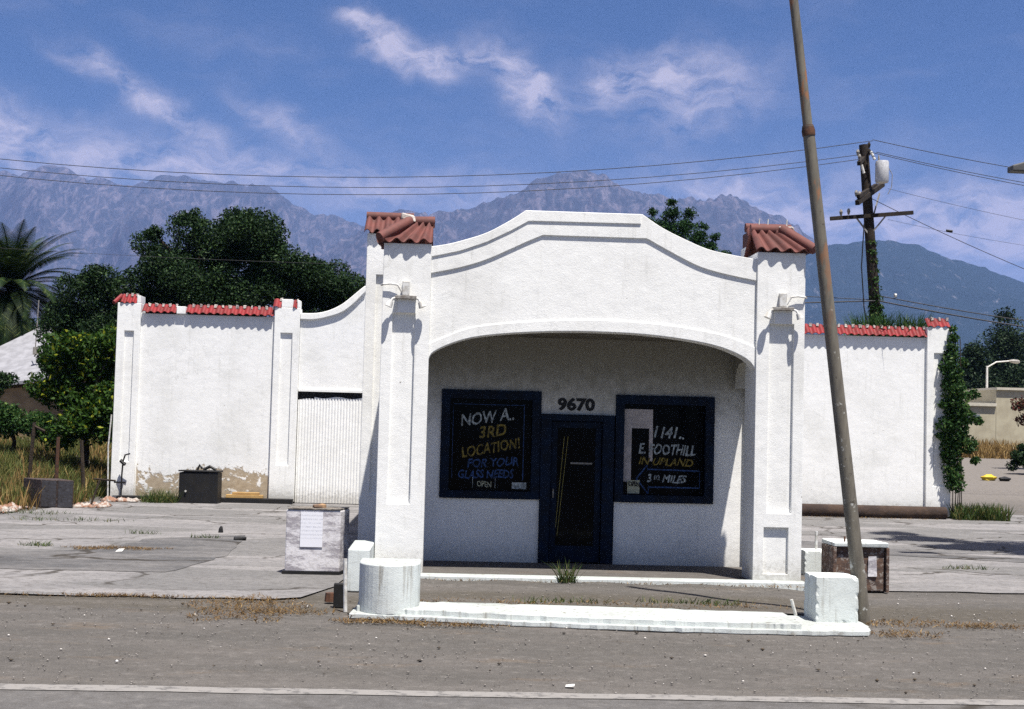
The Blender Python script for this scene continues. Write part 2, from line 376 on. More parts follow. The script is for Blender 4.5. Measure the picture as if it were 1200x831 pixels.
def leaf(name, c1, c2, c3=None, f3=.9, tr=.25, rough=.55):
    m, g = new_mat(name); isl = g.t.nodes.new('ShaderNodeNewGeometry').outputs['Random Per Island']
    c = g.mix(isl, c1, c2)
    c = g.mix(g.m('MULTIPLY', g.mr(g.noise(g.pos, .7, 3), .4, .65), .5), c, tuple(x*.6 for x in c1))
    if c3: c = g.mix(g.m('GREATER_THAN', isl, f3), c, c3)
    g.put(g.bsdf.inputs['Base Color'], c); g.bsdf.inputs['Roughness'].default_value = rough; g.bsdf.inputs['Specular IOR Level'].default_value = .1
    tb = g.n('ShaderNodeBsdfTranslucent'); g.put(tb.inputs[0], c)
    mx = g.n('ShaderNodeMixShader'); mx.inputs[0].default_value = tr
    g.t.links.new(g.bsdf.outputs[0], mx.inputs[1]); g.t.links.new(tb.outputs[0], mx.inputs[2]); g.t.links.new(mx.outputs[0], g.out.inputs[0])
    return m
M_LDARK = leaf('dark_tree_leaves', (.009, .024, .008), (.022, .045, .014), (.045, .08, .026), .88, .12)
M_LMID = leaf('back_tree_leaves', (.015, .042, .014), (.03, .07, .02), (.05, .10, .03), .9, .2)
M_LCIT = leaf('citrus_leaves', (.022, .055, .010), (.05, .10, .015), (.22, .24, .02), .90, .3)
M_LVINE = leaf('vine_leaves', (.020, .055, .014), (.045, .095, .025), (.10, .15, .04), .88, .25)
M_LRED = leaf('red_leaves', (.07, .018, .015), (.11, .03, .02), (.05, .05, .02), .8, .25)
M_LHAZ = leaf('far_tree_leaves', (.014, .030, .014), (.026, .045, .02), None, .9, .1)
M_PALM = leaf('palm_leaves', (.010, .024, .008), (.026, .048, .014), (.06, .08, .022), .88, .12)
M_PALMD = leaf('dead_palm_leaves', (.07, .04, .016), (.04, .026, .012), None, .9, .2)
M_GRASSD = leaf('dry_grass', (.26, .17, .065), (.16, .10, .04), (.34, .24, .10), .8, .3)
M_GRASSG = leaf('weed_green', (.045, .080, .022), (.085, .11, .035), (.15, .13, .05), .8, .3)
M_GRASSX = leaf('bank_weeds', (.10, .13, .035), (.24, .18, .07), (.07, .10, .03), .72, .3)
M_BARK = simple('bark', (.045, .032, .022), (.025, .018, .013), 9, .95, .6, 30, .03)
M_ROOFG = simple('grey_shingle', (.27, .27, .29), (.20, .20, .215), 3, .9, .3, 22, .02)
M_TAN = simple('tan_boards', (.30, .22, .13), (.22, .16, .10), 3, .9)
M_CREAM = simple('cream_stucco', (.44, .40, .29), (.36, .32, .23), 1.5, .9, .2, 30)
M_ROCK = simple('rubble_stone', (.22, .12, .08), (.34, .31, .28), 5, .95, .4, 20, .02, contrast=(.45, .55))

# ---------------------------------------------------------------- terrain and paving
def smooth01(t): t = np.clip(t, 0, 1); return t*t*(3-2*t)
def terr(x, y):
    x = np.asarray(x, float); y = np.asarray(y, float)
    z = .027*np.clip(y-38, 0, 62)+.030*np.clip(y-100, 0, 4500)
    z = z+smooth01((-x-8.3)/2.5)*smooth01((y-30)/14)*.75
    z = z+np.where(y < 30, 0, 1)*.04*np.sin(x*1.1)*np.sin(y*.9)*smooth01((-x-8.5)/2)
    return z
def grid_sheet(name, xs, ys, zf, mat, kind='structure', loc=(0, 0, 0)):
    X, Y = np.meshgrid(xs, ys); Z = zf(X, Y); V = np.stack([X, Y, Z], -1).reshape(-1, 3); nx = len(xs)
    i, j = np.meshgrid(np.arange(nx-1), np.arange(len(ys)-1)); a = (j*nx+i).ravel()
    o = raw_mesh(name, V, np.stack([a, a+1, a+nx+1, a+nx], -1), mat, None, loc); o.data.shade_smooth(); return tag(o, kind=kind)
xs = np.unique(np.concatenate([np.linspace(-5200, -60, 30), np.linspace(-60, 60, 121), np.linspace(60, 6200, 30)]))
ys = np.unique(np.concatenate([np.linspace(-300, -10, 8), np.linspace(-10, 110, 121), np.geomspace(110, 5000, 40)]))
grid_sheet('ground', xs, ys, lambda x, y: terr(x, y)+np.where((y > 5) & (y < 45) & (np.abs(x) < 30), .006*np.sin(x*2.3)*np.sin(y*1.9)-.006, 0), M_SH)
edge = [(-14, 16.15)]+[(-13.5+i*.5, 16.08+random.uniform(-.07, .07)) for i in range(24)]+[(-1.6, 16.3), (-1.3, 17.4), (-1.2, 18.7), (5.2, 18.7), (5.25, 18.25)]
edge += [(5.5+i*.5, 18.2+random.uniform(-.07, .07)) for i in range(56)]+[(34, 36.5), (15.2, 36.6), (13.4, 34.9), (13.1, 34.6), (-8.15, 34.6), (-8.2, 33), (-8.5, 31), (-8.9, 28.2), (-9.6, 27.2), (-14, 26.6)]
f = MB(); n_ = len(edge); f.add([(x, y, .012) for x, y in edge], [tuple(range(n_))])
tag(f.build('forecourt', M_COURT, merge=False), kind='structure')
f = MB(); rx = [-60+i*1.5 for i in range(81)]
f.add([(x, -12, .010) for x in rx]+[(x, 10.58, .010) for x in rx], [(i, i+1, 82+i, 81+i) for i in range(80)])
tag(f.build('road', M_ROAD, merge=False), kind='structure')
f = MB(); rx = [-30+i*.4 for i in range(161)]
e1 = [10.57+random.uniform(-.015, .015) for _ in rx]; e2 = [10.78+random.uniform(-.02, .02) for _ in rx]
f.add([(x, e1[i], .016) for i, x in enumerate(rx)]+[(x, e2[i], .016) for i, x in enumerate(rx)], [(i, i+1, 162+i, 161+i) for i in range(160)])
tag(f.build('road_line', M_LINE, merge=False), kind='structure')
def sheet(pl, z, m, nm):
    q = []
    for i in range(len(pl)):
        a, b = pl[i], pl[(i+1) % len(pl)]
        for k in range(8): q.append((a[0]+(b[0]-a[0])*k/8+random.uniform(-.05, .05), a[1]+(b[1]-a[1])*k/8+random.uniform(-.05, .05), z))
    f = MB(); f.add(q, [tuple(range(len(q)))]); tag(f.build(nm, m, merge=False), kind='structure')
sheet([(-11, 20.6), (-6.0, 20.95), (-5.2, 21.6), (-4.9, 23.6), (-3.4, 24.7), (-3.2, 20.9), (-3.6, 18.6), (-5.6, 18.6), (-11, 18.5)], .018, M_PATCH, 'asphalt_patch')
sheet([(4.9, 26.5), (7, 26.2), (9.6, 23.6), (13, 22.3), (13, 21.2), (8, 23.4), (5.2, 24.2)], .018, M_PATCH, 'asphalt_patch')

# ---------------------------------------------------------------- the station office with its arched canopy
station = empty('gas_station', (2, 18, 0), 'white stucco station with arched porch, red tile pier caps and 9670 over the door', 'building')
ptop = smoothc([(-.2, 4.429), (.013, 4.469), (.237, 4.534), (.517, 4.634), (.796, 4.79), (1.031, 4.948)])
ptopr = smoothc([(2.6, 4.955), (2.851, 4.792), (3.141, 4.653), (3.488, 4.515), (3.835, 4.446), (4.16, 4.398)])
PT = lambda x: ptop(x) if x < 1.031 else (ptopr(x) if x > 2.6 else 4.953)
m1 = interp([(-.2, 4.292), (.185, 4.384), (.52, 4.509), (.856, 4.679), (1.08, 4.812), (2.58, 4.822)])
m2l = smoothc([(-.2, 4.077), (.191, 4.168), (.527, 4.281), (.862, 4.44), (1.086, 4.55), (1.278, 4.636)])
m2r = smoothc([(2.66, 4.637), (3.03, 4.443), (3.378, 4.282), (3.725, 4.19), (4.16, 4.113)])
M2 = lambda x: m2l(x) if x < 1.278 else (m2r(x) if x > 2.66 else 4.633)
arch = smoothc([(-.2, 2.93), (-.17, 3.01), (-.06, 3.086), (.162, 3.183), (.442, 3.259), (.892, 3.317), (1.457, 3.357), (1.98, 3.368), (2.595, 3.356), (3.167, 3.305), (3.627, 3.227), (3.928, 3.122), (4.09, 3.024), (4.16, 2.92)])
arch2 = smoothc([(-.2, 3.149), (.326, 3.368), (.888, 3.453), (1.453, 3.504), (2.021, 3.526), (2.591, 3.510), (3.164, 3.464), (3.74, 3.367), (4.16, 3.221)])
XS = sorted(set([round(-.2+i*4.36/72, 4) for i in range(73)]+[1.031, 1.278, 2.6, 2.66, 2.58, -.19, -.17, -.14, 4.15, 4.13, 4.1]))
f = MB(); f.strip(XS, arch, lambda x: PT(x)-.004, 18.05, 18.34)
o = f.build('arch_wall', M_ST, station, bevel=.007)
f = MB(); f.strip(XS, lambda x: arch(x)-.002, arch2, 18.034, 18.345); f.build('arch_moulding', M_ST, station, bevel=.008)
f = MB(); f.strip([x for x in XS if x <= 2.58], lambda x: m1(x), lambda x: PT(x)+.004, 18.012, 18.35)
f.build('cornice', M_ST, station, bevel=.008)
f = MB(); f.strip(XS, M2, lambda x: (m1(x)+.002 if x < 2.58 else PT(x)+.004), 18.028, 18.346)
f.build('cornice', M_ST, station, bevel=.008)
# front piers
f = MB(); f.pbox(-.83, -.2, 18.0, 18.64, .1, 4.46, [(-.69, -.39, 1.03, 3.53)], .045); f.build('pier', M_ST, station, bevel=.007)
f = MB(); f.pbox(4.16, 4.81, 18.0, 18.64, .1, 4.5, [(4.335, 4.665, 1.02, 3.54), (4.30, 4.63, .22, .83)], .045); f.build('pier', M_ST, station, bevel=.007)
# office corner pilasters
f = MB(); f.pbox(-1.165, -.56, 19.9, 20.5, 0, 4.84, [(-1.02, -.70, 1.05, 4.235)], .045); f.build('pilaster', M_ST, station, bevel=.007)
f = MB(); f.pbox(4.475, 5.15, 19.9, 20.5, 0, 4.86, [(4.64, 4.98, 1.05, 4.235)], .045); f.build('pilaster', M_ST, station, bevel=.007)
# office front wall with openings for door and two windows, and body
f = MB(); Y0, Y1 = 20.0, 20.2
for b in [(-.56, -.01, 0, 3.42), (1.45, 1.452, 1.03, 2.27), (4.02, 4.475, 0, 3.42), (-.01, 1.45, 0, 1.025), (2.55, 4.02, 0, 1.02), (-.01, 1.45, 2.6, 3.42), (1.45, 2.55, 2.276, 3.42), (2.55, 4.02, 2.585, 3.42)]:
    if b[1]-b[0] > .01: f.box(b[0], b[1], Y0, Y1, b[2], b[3])
f.build('porch_wall', M_BACK, station)
f = MB(); f.box(-.56, 4.475, 20.02, 20.2, 3.425, 4.5); f.box(-1.12, -.92, 20.5, 34.2, 0, 4.3); f.box(4.91, 5.11, 20.5, 34.2, 0, 4.3); f.build('wall', M_ST, station)
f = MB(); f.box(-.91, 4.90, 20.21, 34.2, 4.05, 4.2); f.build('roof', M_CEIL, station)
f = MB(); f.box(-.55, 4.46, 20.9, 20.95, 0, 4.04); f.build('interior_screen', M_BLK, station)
# canopy ceiling, side beams with curved corners
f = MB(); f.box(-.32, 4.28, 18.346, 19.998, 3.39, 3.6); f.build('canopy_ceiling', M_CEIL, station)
def side_beam(x0, x1):
    f = MB(); ysb = [18.64+i*1.26/30 for i in range(31)]
    def zb(y):
        a = min(y-18.64, 19.9-y); return 3.08-(.36-math.sqrt(max(0, .36**2-(.36-a)**2)) if a < .36 else 0)
    v = []
    for y in ysb: v += [(x0, y, zb(y)), (x0, y, 4.38), (x1, y, zb(y)), (x1, y, 4.38)]
    fc = []
    for i in range(30):
        a, b = 4*i, 4*i+4; fc += [(a, b, b+1, a+1), (a+2, a+3, b+3, b+2), (a+1, b+1, b+3, a+3), (a, a+2, b+2, b)]
    fc += [(0, 1, 3, 2), (120, 122, 123, 121)]
    f.add(v, fc); f.build('side_beam', M_BACK if x0 > 2 else M_ST, station)
side_beam(4.29, 4.56); side_beam(-.60, -.33)
# porch floor and step
f = MB(); f.box(-1.16, 5.14, 18.06, 19.89, .0, .115); f.build('porch_floor', M_SH, station, bevel=.015)
f = MB(); f.box(-.86, 4.86, 17.84, 18.055, .0, .135, jit=.004); dim_top(f.build('step', M_CURB, station, bevel=.02))
# tile caps
def hip(f, a, b, r=.075): f.tube([a, tuple((a[i]*.5+b[i]*.5) for i in range(3)), b], [r*.95, r, r*1.05], 10)
f = MB()                                                     # left front pier: hip at its left corner
f.tiles((-.90, 17.955, 4.475), (-.19, 17.955, 4.475), (-.52, 18.30, 4.75), (-.19, 18.30, 4.75), 4, .050)
f.tiles((-.90, 18.72, 4.475), (-.90, 17.955, 4.475), (-.52, 18.72, 4.75), (-.52, 18.30, 4.75), 4, .050)
f.tiles((-.19, 18.72, 4.475), (-.90, 18.72, 4.475), (-.19, 18.40, 4.75), (-.52, 18.40, 4.75), 4, .050)
hip(f, (-.89, 17.94, 4.52), (-.50, 18.28, 4.80)); hip(f, (-.54, 18.34, 4.80), (-.17, 18.34, 4.80))
f.build('tile_cap', M_TILE, station, smooth=True, merge=False)
f = MB(); f.box(-.62, -.44, 18.22, 18.42, 4.80, 4.885, jit=.025); f.build('mortar_lump', M_MORTAR, station, bevel=.02)
f = MB()
f.tiles((4.13, 17.955, 4.51), (4.89, 17.955, 4.51), (4.13, 18.30, 4.80), (4.55, 18.30, 4.80), 4, .050)
f.tiles((4.89, 17.955, 4.51), (4.89, 18.72, 4.51), (4.55, 18.30, 4.80), (4.55, 18.72, 4.80), 4, .050)
f.tiles((4.91, 18.72, 4.51), (4.13, 18.72, 4.51), (4.55, 18.40, 4.80), (4.13, 18.40, 4.80), 4, .050)
hip(f, (4.91, 17.93, 4.545), (4.55, 18.28, 4.85)); hip(f, (4.13, 18.34, 4.85), (4.55, 18.34, 4.85))
f.build('tile_cap', M_TILE, station, smooth=True, merge=False)
f = MB(); f.box(4.50, 4.72, 18.25, 18.45, 4.83, 4.90, jit=.02); f.build('mortar_lump', M_MORTAR, station, bevel=.02)
f = MB()                                                     # office pilaster caps, further back and higher
f.tiles((-1.21, 19.85, 4.85), (-.50, 19.85, 4.85), (-1.20, 20.18, 5.10), (-.50, 20.18, 5.10), 5, .05)
f.tube([(-1.2, 20.2, 5.13), (-.5, 20.2, 5.13)], .07, 10); f.box(-1.15, -.55, 20.14, 20.5, 4.8, 5.06)
f.build('tile_cap', M_TILE, station, smooth=True, merge=False)
f = MB()
f.tiles((4.47, 19.85, 4.87), (5.2, 19.85, 4.87), (4.47, 20.18, 5.12), (5.16, 20.18, 5.12), 5, .05)
f.tube([(4.47, 20.2, 5.15), (5.16, 20.2, 5.15)], .07, 10); f.box(4.5, 5.12, 20.14, 20.5, 4.8, 5.08)
f.build('tile_cap', M_TILE, station, smooth=True, merge=False)
for x in (4.24, 4.36, 4.62):
    f = MB(); f.tube([(x, 18.33, 4.86), (x+.012, 18.33, 5.0)], .009, 6); f.build('metal_pin', M_MET, station)
# windows
def text(body, size, x, y, z, mat, parent, name='lettering', shear=.25, rz=0., off=.004, ext=.002, sx=1., align='LEFT', label=None):
    cu = bpy.data.curves.new(name, 'FONT'); cu.body = body; cu.size = size; cu.shear = shear; cu.offset = off; cu.extrude = ext; cu.align_x = align; cu.resolution_u = 3
    t = bpy.data.objects.new(name+'_src', cu); C.objects.link(t); bpy.context.view_layer.update()
    me = bpy.data.meshes.new_from_object(t.evaluated_get(bpy.context.evaluated_depsgraph_get())); bpy.data.objects.remove(t)
    me.transform(Matrix.Rotation(math.pi/2, 4, 'X') @ Matrix.Rotation(rz, 4, 'Z') @ Matrix.Scale(sx, 4, (1, 0, 0)))
    if name == 'lettering':                                   # hand-painted wobble
        for v in me.vertices:
            q = v.co.copy(); v.co.x += .005*math.sin(q.z*31+q.x*17)+.003*math.sin(q.z*73); v.co.z += .006*math.sin(q.x*23)+.004*math.sin(q.x*61+q.z*20)
    me.materials.clear(); me.materials.append(mat)
    o = bpy.data.objects.new(name, me); link(o, parent, (x, y, z)); return o
def window(x0, x1, z0, z1, glassx):
    fr = MB()
    fw_ = .13
    fr.box(x0, x0+fw_, 19.955, 20.1, z0, z1); fr.box(x1-fw_, x1, 19.955, 20.1, z0, z1)
    fr.box(x0+fw_, x1-fw_, 19.955, 20.1, z0, z0+.11); fr.box(x0+fw_, x1-fw_, 19.955, 20.1, z1-.13, z1)
    w = fr.build('shop_window', M_NAVY, station, bevel=.005)
    p = MB(); p.box(x0+fw_, x1-fw_, 20.06, 20.075, z0+.11, z1-.13); p.build('pane', M_GLASS, w)
    return w
wl = window(-.012, 1.450, 1.02, 2.598, 0)
YL = 20.055
f = MB()
for a in [(.16, .168, 1.3, 2.36), (1.20, 1.212, 1.3, 2.40)]: f.box(a[0], a[1], YL-.001, YL+.003, a[2], a[3])
f.box(.168, 1.2, YL-.001, YL+.003, 2.385, 2.393); f.build('painted_border', M_PB, wl)
text('NOW A..', .245, .27, YL, 2.06, M_PW, wl, rz=R(9), off=.003, sx=.82)
text('3RD', .235, .54, YL, 1.89, M_PY, wl, rz=R(8), off=.004, sx=.95)
text('LOCATION!', .215, .30, YL, 1.60, M_PY, wl, rz=R(11), off=.003, sx=.75)
text('FOR YOUR', .175, .38, YL, 1.46, M_PB, wl, rz=R(4), off=.003, sx=.88)
text('GLASS NEEDS', .17, .24, YL, 1.30, M_PB, wl, rz=R(2), off=.003, sx=.80)
text('OPEN', .115, .53, YL, 1.185, M_CREAMC, wl, shear=0, off=.001, sx=.75)
for a in (.47, .80):
    f = MB(); f.box(a, a+.006, YL-.001, YL+.003, 1.17, 1.32); f.build('sign_bracket', M_PW, wl)
f = MB(); f.box(1.05, 1.26, YL-.003, YL+.003, 1.165, 1.26); f.build('card', M_PW, wl)
wr = window(2.548, 4.012, 1.015, 2.583, 0)
f = MB(); f.box(2.685, 2.80, YL-.002, YL+.002, 1.31, 2.38); f.box(2.80, 3.11, YL-.002, YL+.002, 2.10, 2.38); f.box(3.06, 3.115, YL-.002, YL+.002, 1.62, 2.10)
f.build('paper_sheet', M_PAPER, wr)
text('1141..', .235, 3.09, YL-.006, 1.97, M_PW, wr, rz=R(-1), off=.004, sx=.85)
text('E. FOOTHILL', .215, 2.90, YL-.006, 1.73, M_PW, wr, rz=R(-1), off=.004, sx=.69)
text('IN UPLAND', .155, 2.90, YL-.006, 1.57, M_PY, wr, rz=R(-1), off=.003, sx=1.0)
text('MILES', .155, 3.26, YL-.006, 1.315, M_PW, wr, rz=R(-1), off=.004, sx=.9)
text('3', .17, 3.03, YL-.006, 1.31, M_PW, wr, off=.004, sx=.8); text('1/2', .10, 3.13, YL-.006, 1.345, M_PW, wr, off=.002, sx=.7)
f = MB(); ol = [(2.88, 1.36), (3.04, 1.56), (3.04, 1.50), (3.82, 1.49), (3.82, 1.24), (3.06, 1.24), (3.06, 1.14)]
for i in range(len(ol)): a, b = ol[i], ol[(i+1) % len(ol)]; f.beam((a[0], YL-.004, a[1]), (b[0], YL-.004, b[1]), .006, .02)
f.build('painted_arrow', M_PB, wr)
f = MB(); f.box(2.75, 2.93, YL-.012, YL-.009, 1.14, 1.335); f.build('open_card', M_CREAMC, wr)
text('OPEN', .095, 2.758, YL-.015, 1.245, M_NUM, wr, shear=0, off=.003, sx=.72)
# door
door = MB(); door.box(1.452, 1.60, 19.93, 20.1, .117, 2.272); door.box(2.36, 2.53, 19.93, 20.1, .117, 2.272); door.box(1.60, 2.36, 19.93, 20.1, 2.18, 2.272)
door = door.build('door_frame', M_NAVY, station, bevel=.005)
leafd = MB(); leafd.box(1.61, 1.70, 20.0, 20.05, .12, 2.17); leafd.box(2.26, 2.35, 20.0, 20.05, .12, 2.17); leafd.box(1.70, 2.26, 20.0, 20.05, .12, .36); leafd.box(1.70, 2.26, 20.0, 20.05, 2.08, 2.17)
dl = leafd.build('door', M_NAVY, station, bevel=.004)
f = MB(); f.box(1.70, 2.26, 20.02, 20.03, .36, 2.08); f.build('pane', M_GLASS, dl)
f = MB(); f.tube([(1.65, 19.96, 1.06), (1.65, 19.96, 1.18)], .012, 8); f.tube([(1.65, 20.0, 1.06), (1.65, 19.96, 1.06)], .008, 6); f.tube([(1.65, 20.0, 1.18), (1.65, 19.96, 1.18)], .008, 6); f.build('handle', M_METD, dl)
f = MB(); f.box(1.90, 2.22, 20.012, 20.02, 1.55, 1.575); f.build('push_bar', M_METD, dl)
f = MB()
for a, b in (((1.80, 20.008, 1.95), (1.70, 20.008, .62)), ((1.855, 20.008, 1.95), (1.725, 20.008, .5))): f.beam(a, b, .004, .018)
f.build('yellow_strip', paint('strip_yellow', (.42, .36, .10)), dl)  # two thin slanting yellow bars across the door pane
hn = text('9670', .235, 1.69, 19.996, 2.345, M_NUM, station, 'house_number', shear=0, off=.011, ext=.003, sx=1.16)
# wall light brackets on both front piers
def wall_light(px, side):
    b = MB(); b.box(px-.14, px+.14, 17.905, 17.995, 3.715, 3.76); o = b.build('wall_light', M_METD, station, bevel=.006)
    f = MB(); f.box(px-.05, px+.045, 17.93, 17.995, 3.765, 3.95); f.build('junction_box', M_MET, o, bevel=.006)
    for s in (-1, 1):
        f = MB(); f.tube([(px+s*.13, 17.93, 3.73), (px+s*.17, 17.91, 3.715), (px+s*.195, 17.90, 3.67)], .016, 8)
        f.tube([(px+s*.195, 17.90, 3.68), (px+s*.225, 17.895, 3.61)], [.035, .052], 10); f.build('lamp_arm', M_MET, o, smooth=True)
    f = MB(); f.box(px-.105, px+.13, 17.965, 17.997, 3.54, 3.715); f.build('back_plate', M_ST, o)
    f = MB(); x = px+side*.3
    f.tube([(px+side*.05, 17.96, 3.80), (px+side*.11, 17.95, 3.90), (px+side*.2, 17.955, 3.915), (x, 17.96, 3.905), (x+side*.03, 18.02, 3.90)], .014, 8); f.build('conduit', M_MET, o, smooth=True)
wall_light(-.52, -1); wall_light(4.50, 1)

# ---------------------------------------------------------------- garage building behind (the two wings)
gar = empty('garage', (2.5, 34.3, 0), 'long white stucco garage behind the station, with red tile coping and a corrugated door', 'building')
f = MB(); f.box(-7.56, -4.24, 34.34, 34.55, .0, 4.64); f.build('wing_wall', M_STW, gar, bevel=.01)
cv = smoothc([(-3.6, 4.756), (-3.233, 4.767), (-2.916, 4.841), (-2.602, 5.0), (-2.332, 5.223), (-2.083, 5.446), (-1.999, 5.50)])
cb = smoothc([(-3.6, 4.6), (-3.3, 4.60), (-3.015, 4.655), (-2.595, 4.80), (-2.3, 5.03), (-2.077, 5.27), (-1.999, 5.34)])
cx_ = [-3.61+i*1.61/30 for i in range(31)]
f = MB(); f.strip(cx_, lambda x: 2.83, lambda x: cv(x)-.004, 34.34, 34.55); f.box(-2.0, -.6, 34.34, 34.55, 2.83, 5.49); f.box(-2.0, -.6, 34.34, 34.55, 0, 2.82); f.build('wing_wall', M_STW, gar)
f = MB(); f.strip(cx_, cb, cv, 34.27, 34.56); f.build('curved_cornice', M_ST, gar, bevel=.015)
f = MB(); f.box(4.6, 12.34, 34.34, 34.55, .18, 4.61); f.build('wing_wall', M_STW, gar, bevel=.01)
for x0, x1, zt, rec in ((-8.12, -7.55, 5.04, (-7.93, -7.70, .95, 4.18)), (-4.245, -3.615, 5.07, (-4.085, -3.79, .95, 4.24)), (12.33, 12.97, 4.86, (12.51, 12.85, .82, 4.21))):
    f = MB(); f.pbox(x0, x1, 34.25, 34.8, .05, 4.88, [rec], .05); f.build('pilaster', M_ST, gar, bevel=.012)
def coping(x0, x1, z0, z1, n):
    f = MB(); f.tiles((x0, 34.245, z0), (x1, 34.245, z0), (x0, 34.50, z1), (x1, 34.50, z1), n, .038, .008)
    nf = len(f.f)
    for i in range(n):
        x = x0+(x1-x0)*(i+.86)/n; w = .030*random.uniform(.7, 1.3); f.box(x-w, x+w, 34.42, 34.5, z1-.035, z1+.045, jit=.012)
    o = f.build('tile_coping', M_TILEW, gar, merge=False); o.data.materials.append(M_MORTAR)
    for p in o.data.polygons[nf:]: p.material_index = 1
    return o
coping(-7.52, -6.68, 4.66, 4.86, 5); coping(-6.44, -4.27, 4.66, 4.87, 12); coping(9.0, 12.33, 4.62, 4.86, 18); coping(4.9, 9.0, 4.62, 4.86, 20)
coping(-8.06, -7.66, 4.87, 5.09, 3); coping(12.34, 12.93, 4.88, 5.10, 3); coping(-4.29, -4.08, 4.87, 5.09, 1); coping(-3.80, -3.69, 4.87, 5.07, 1)
f = MB(); f.tube([(-8.2, 34.2, 4.87), (-8.08, 34.48, 5.08)], .05, 8); f.build('tile_coping', M_TILEW, gar)
for q in ((-7.65, -7.56, 34.26, 34.78, 4.885, 5.07), (-4.08, -3.8, 34.255, 34.6, 4.885, 5.09), (-3.69, -3.62, 34.26, 34.6, 4.885, 5.07), (-8.05, -7.66, 34.5, 34.78, 4.885, 5.06), (-6.67, -6.45, 34.25, 34.5, 4.645, 4.83)):
    f = MB(); f.box(*q); f.build('mortar_cap', M_ST, gar, bevel=.01)
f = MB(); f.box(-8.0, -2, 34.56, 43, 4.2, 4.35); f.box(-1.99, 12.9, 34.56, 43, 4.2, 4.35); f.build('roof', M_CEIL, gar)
f = MB(); f.box(-8.1, -7.9, 34.81, 43, 0, 4.19); f.box(12.72, 12.92, 34.81, 43, 0, 4.19); f.box(-7.9, 12.72, 42.8, 43, 0, 4.19); f.build('side_wall', M_ST, gar)
# corrugated sliding door
f = MB(); N = 220; pv = []
for i in range(N+1):
    x = -3.60+i*1.62/N; y = 34.36+.008*math.sin(i*2*math.pi/10); zt = 2.66+.02*math.sin(x*9)+(.05 if x > -3.2 else 0)
    pv += [(x, y, .03), (x, y, zt-.05)]
f.add(pv, [(2*i, 2*i+2, 2*i+3, 2*i+1) for i in range(N)]); gd = f.build('garage_door', stucco('corrugated_paint', (.79, .79, .77), (.58, .57, .53), .2, cracks=False), gar, smooth=True, merge=False)
f = MB(); f.box(-3.61, -1.99, 34.42, 34.5, 0, 2.83); f.build('dark_gap', M_BLK, gar)  # black board, its colour stands in for the shade in the door gap
f = MB(); f.box(-3.60, -2.0, 34.30, 34.338, 2.80, 2.86); f.build('door_rail', M_ST, gar)
# foot of the walls
f = MB(); f.box(-7.9, -3.62, 33.95, 34.2, .0, .13, jit=.01); tag(f.build('timber_beam', M_BLK, bevel=.01), 'long black timber beam lying along the foot of the left garage wall', 'timber')
f = MB(); f.tube([(4.9, 34.05, .15), (7.5, 34.03, .13), (9.3, 34.05, .15), (11, 34.02, .13), (12.75, 34.0, .16)], [.17, .18, .17, .19, .16], 12)
tag(f.build('timber_log', simple('old_log', (.055, .035, .025), (.03, .02, .016), 3, .95, .6, 14, .03), smooth=True), 'dark brown log lying along the foot of the right garage wall', 'timber')
f = MB(); f.box(-5.25, -4.35, 33.96, 34.16, .134, .21, rz=.03); f.box(-5.1, -4.45, 34.0, 34.18, .212, .27, rz=-.02)
tag(f.build('plank', simple('yellow_plank', (.42, .27, .10), (.33, .20, .08), 3, .8), bevel=.006), 'pale yellow planks lying on the black beam right of the black trunk', 'plank')
# standpipe
f = MB(); f.tube([(-7.82, 34.12, .0), (-7.82, 34.12, .62), (-7.80, 34.1, .95), (-7.74, 34.05, 1.12), (-7.62, 34.02, 1.15)], .02, 8)
f.tube([(-7.86, 34.1, .98), (-7.74, 34.06, .88)], .045, 8); f.box(-8.0, -7.72, 34.1, 34.14, .42, .46)
tag(f.build('standpipe', M_BLK), 'bent dark water standpipe at the foot of the far left garage pier', 'pipe')
f = MB(); f.tube([(-8.18, 34.3, 0), (-8.22, 34.3, 1.3), (-8.17, 34.3, 2.1)], .02, 6); tag(f.build('drain_pipe', M_MET), 'thin white pipe standing against the left end of the garage', 'pipe')
# black trunk on the beam
tr = empty('trunk', (-5.83, 33.75, 0), 'black metal trunk with a lumpy lid in front of the left garage wall', 'trunk')
f = MB(); f.box(-6.29, -5.35, 33.45, 33.92, .0, .76, rz=-.05, jit=.012); f.build('body', M_BLK, tr, bevel=.02)
f = MB(); f.box(-6.31, -5.33, 33.43, 33.94, .765, .80, rz=-.05, jit=.008); f.build('lid', M_BLK, tr, bevel=.01)
f = MB(); f.tube([(-5.9, 33.6, .80), (-5.84, 33.6, .93), (-5.78, 33.6, .84)], .03, 6); f.tube([(-5.75, 33.6, .81), (-5.6, 33.62, .90), (-5.45, 33.6, .82)], .04, 6); f.build('handle', M_BLK, tr)
f = MB(); f.tube([(-6.13, 33.448, .30), (-6.13, 33.43, .30)], .025, 8); f.build('lock', M_MET, tr)

# ---------------------------------------------------------------- front island: curb, blocks, planter wall, pole
fr_ = [(-.87, 14.90), (-.5, 14.73), (-.1, 14.66), (.8, 14.45), (1.68, 14.31), (2.55, 14.22), (3.40, 14.16), (3.8, 14.16)]
bk_ = [(3.8, 14.98), (2.72, 15.12), (1.78, 15.20), (.836, 15.27), (-.19, 15.33), (-.87, 15.4)]
def jitline(p, n, a):
    o = []
    for i in range(len(p)-1):
        for k in range(n):
            t = k/n; o.append((p[i][0]*(1-t)+p[i+1][0]*t+random.uniform(-a, a), p[i][1]*(1-t)+p[i+1][1]*t+random.uniform(-a, a)))
    return o+[p[-1]]
poly = jitline(fr_, 12, .016)+jitline(bk_, 8, .02)
f = MB(); f.prism(poly, 0, [.115+random.uniform(-.005, .004) for _ in poly]); tag(dim_top(f.build('kerb', M_CURB, bevel=.008)), kind='structure')
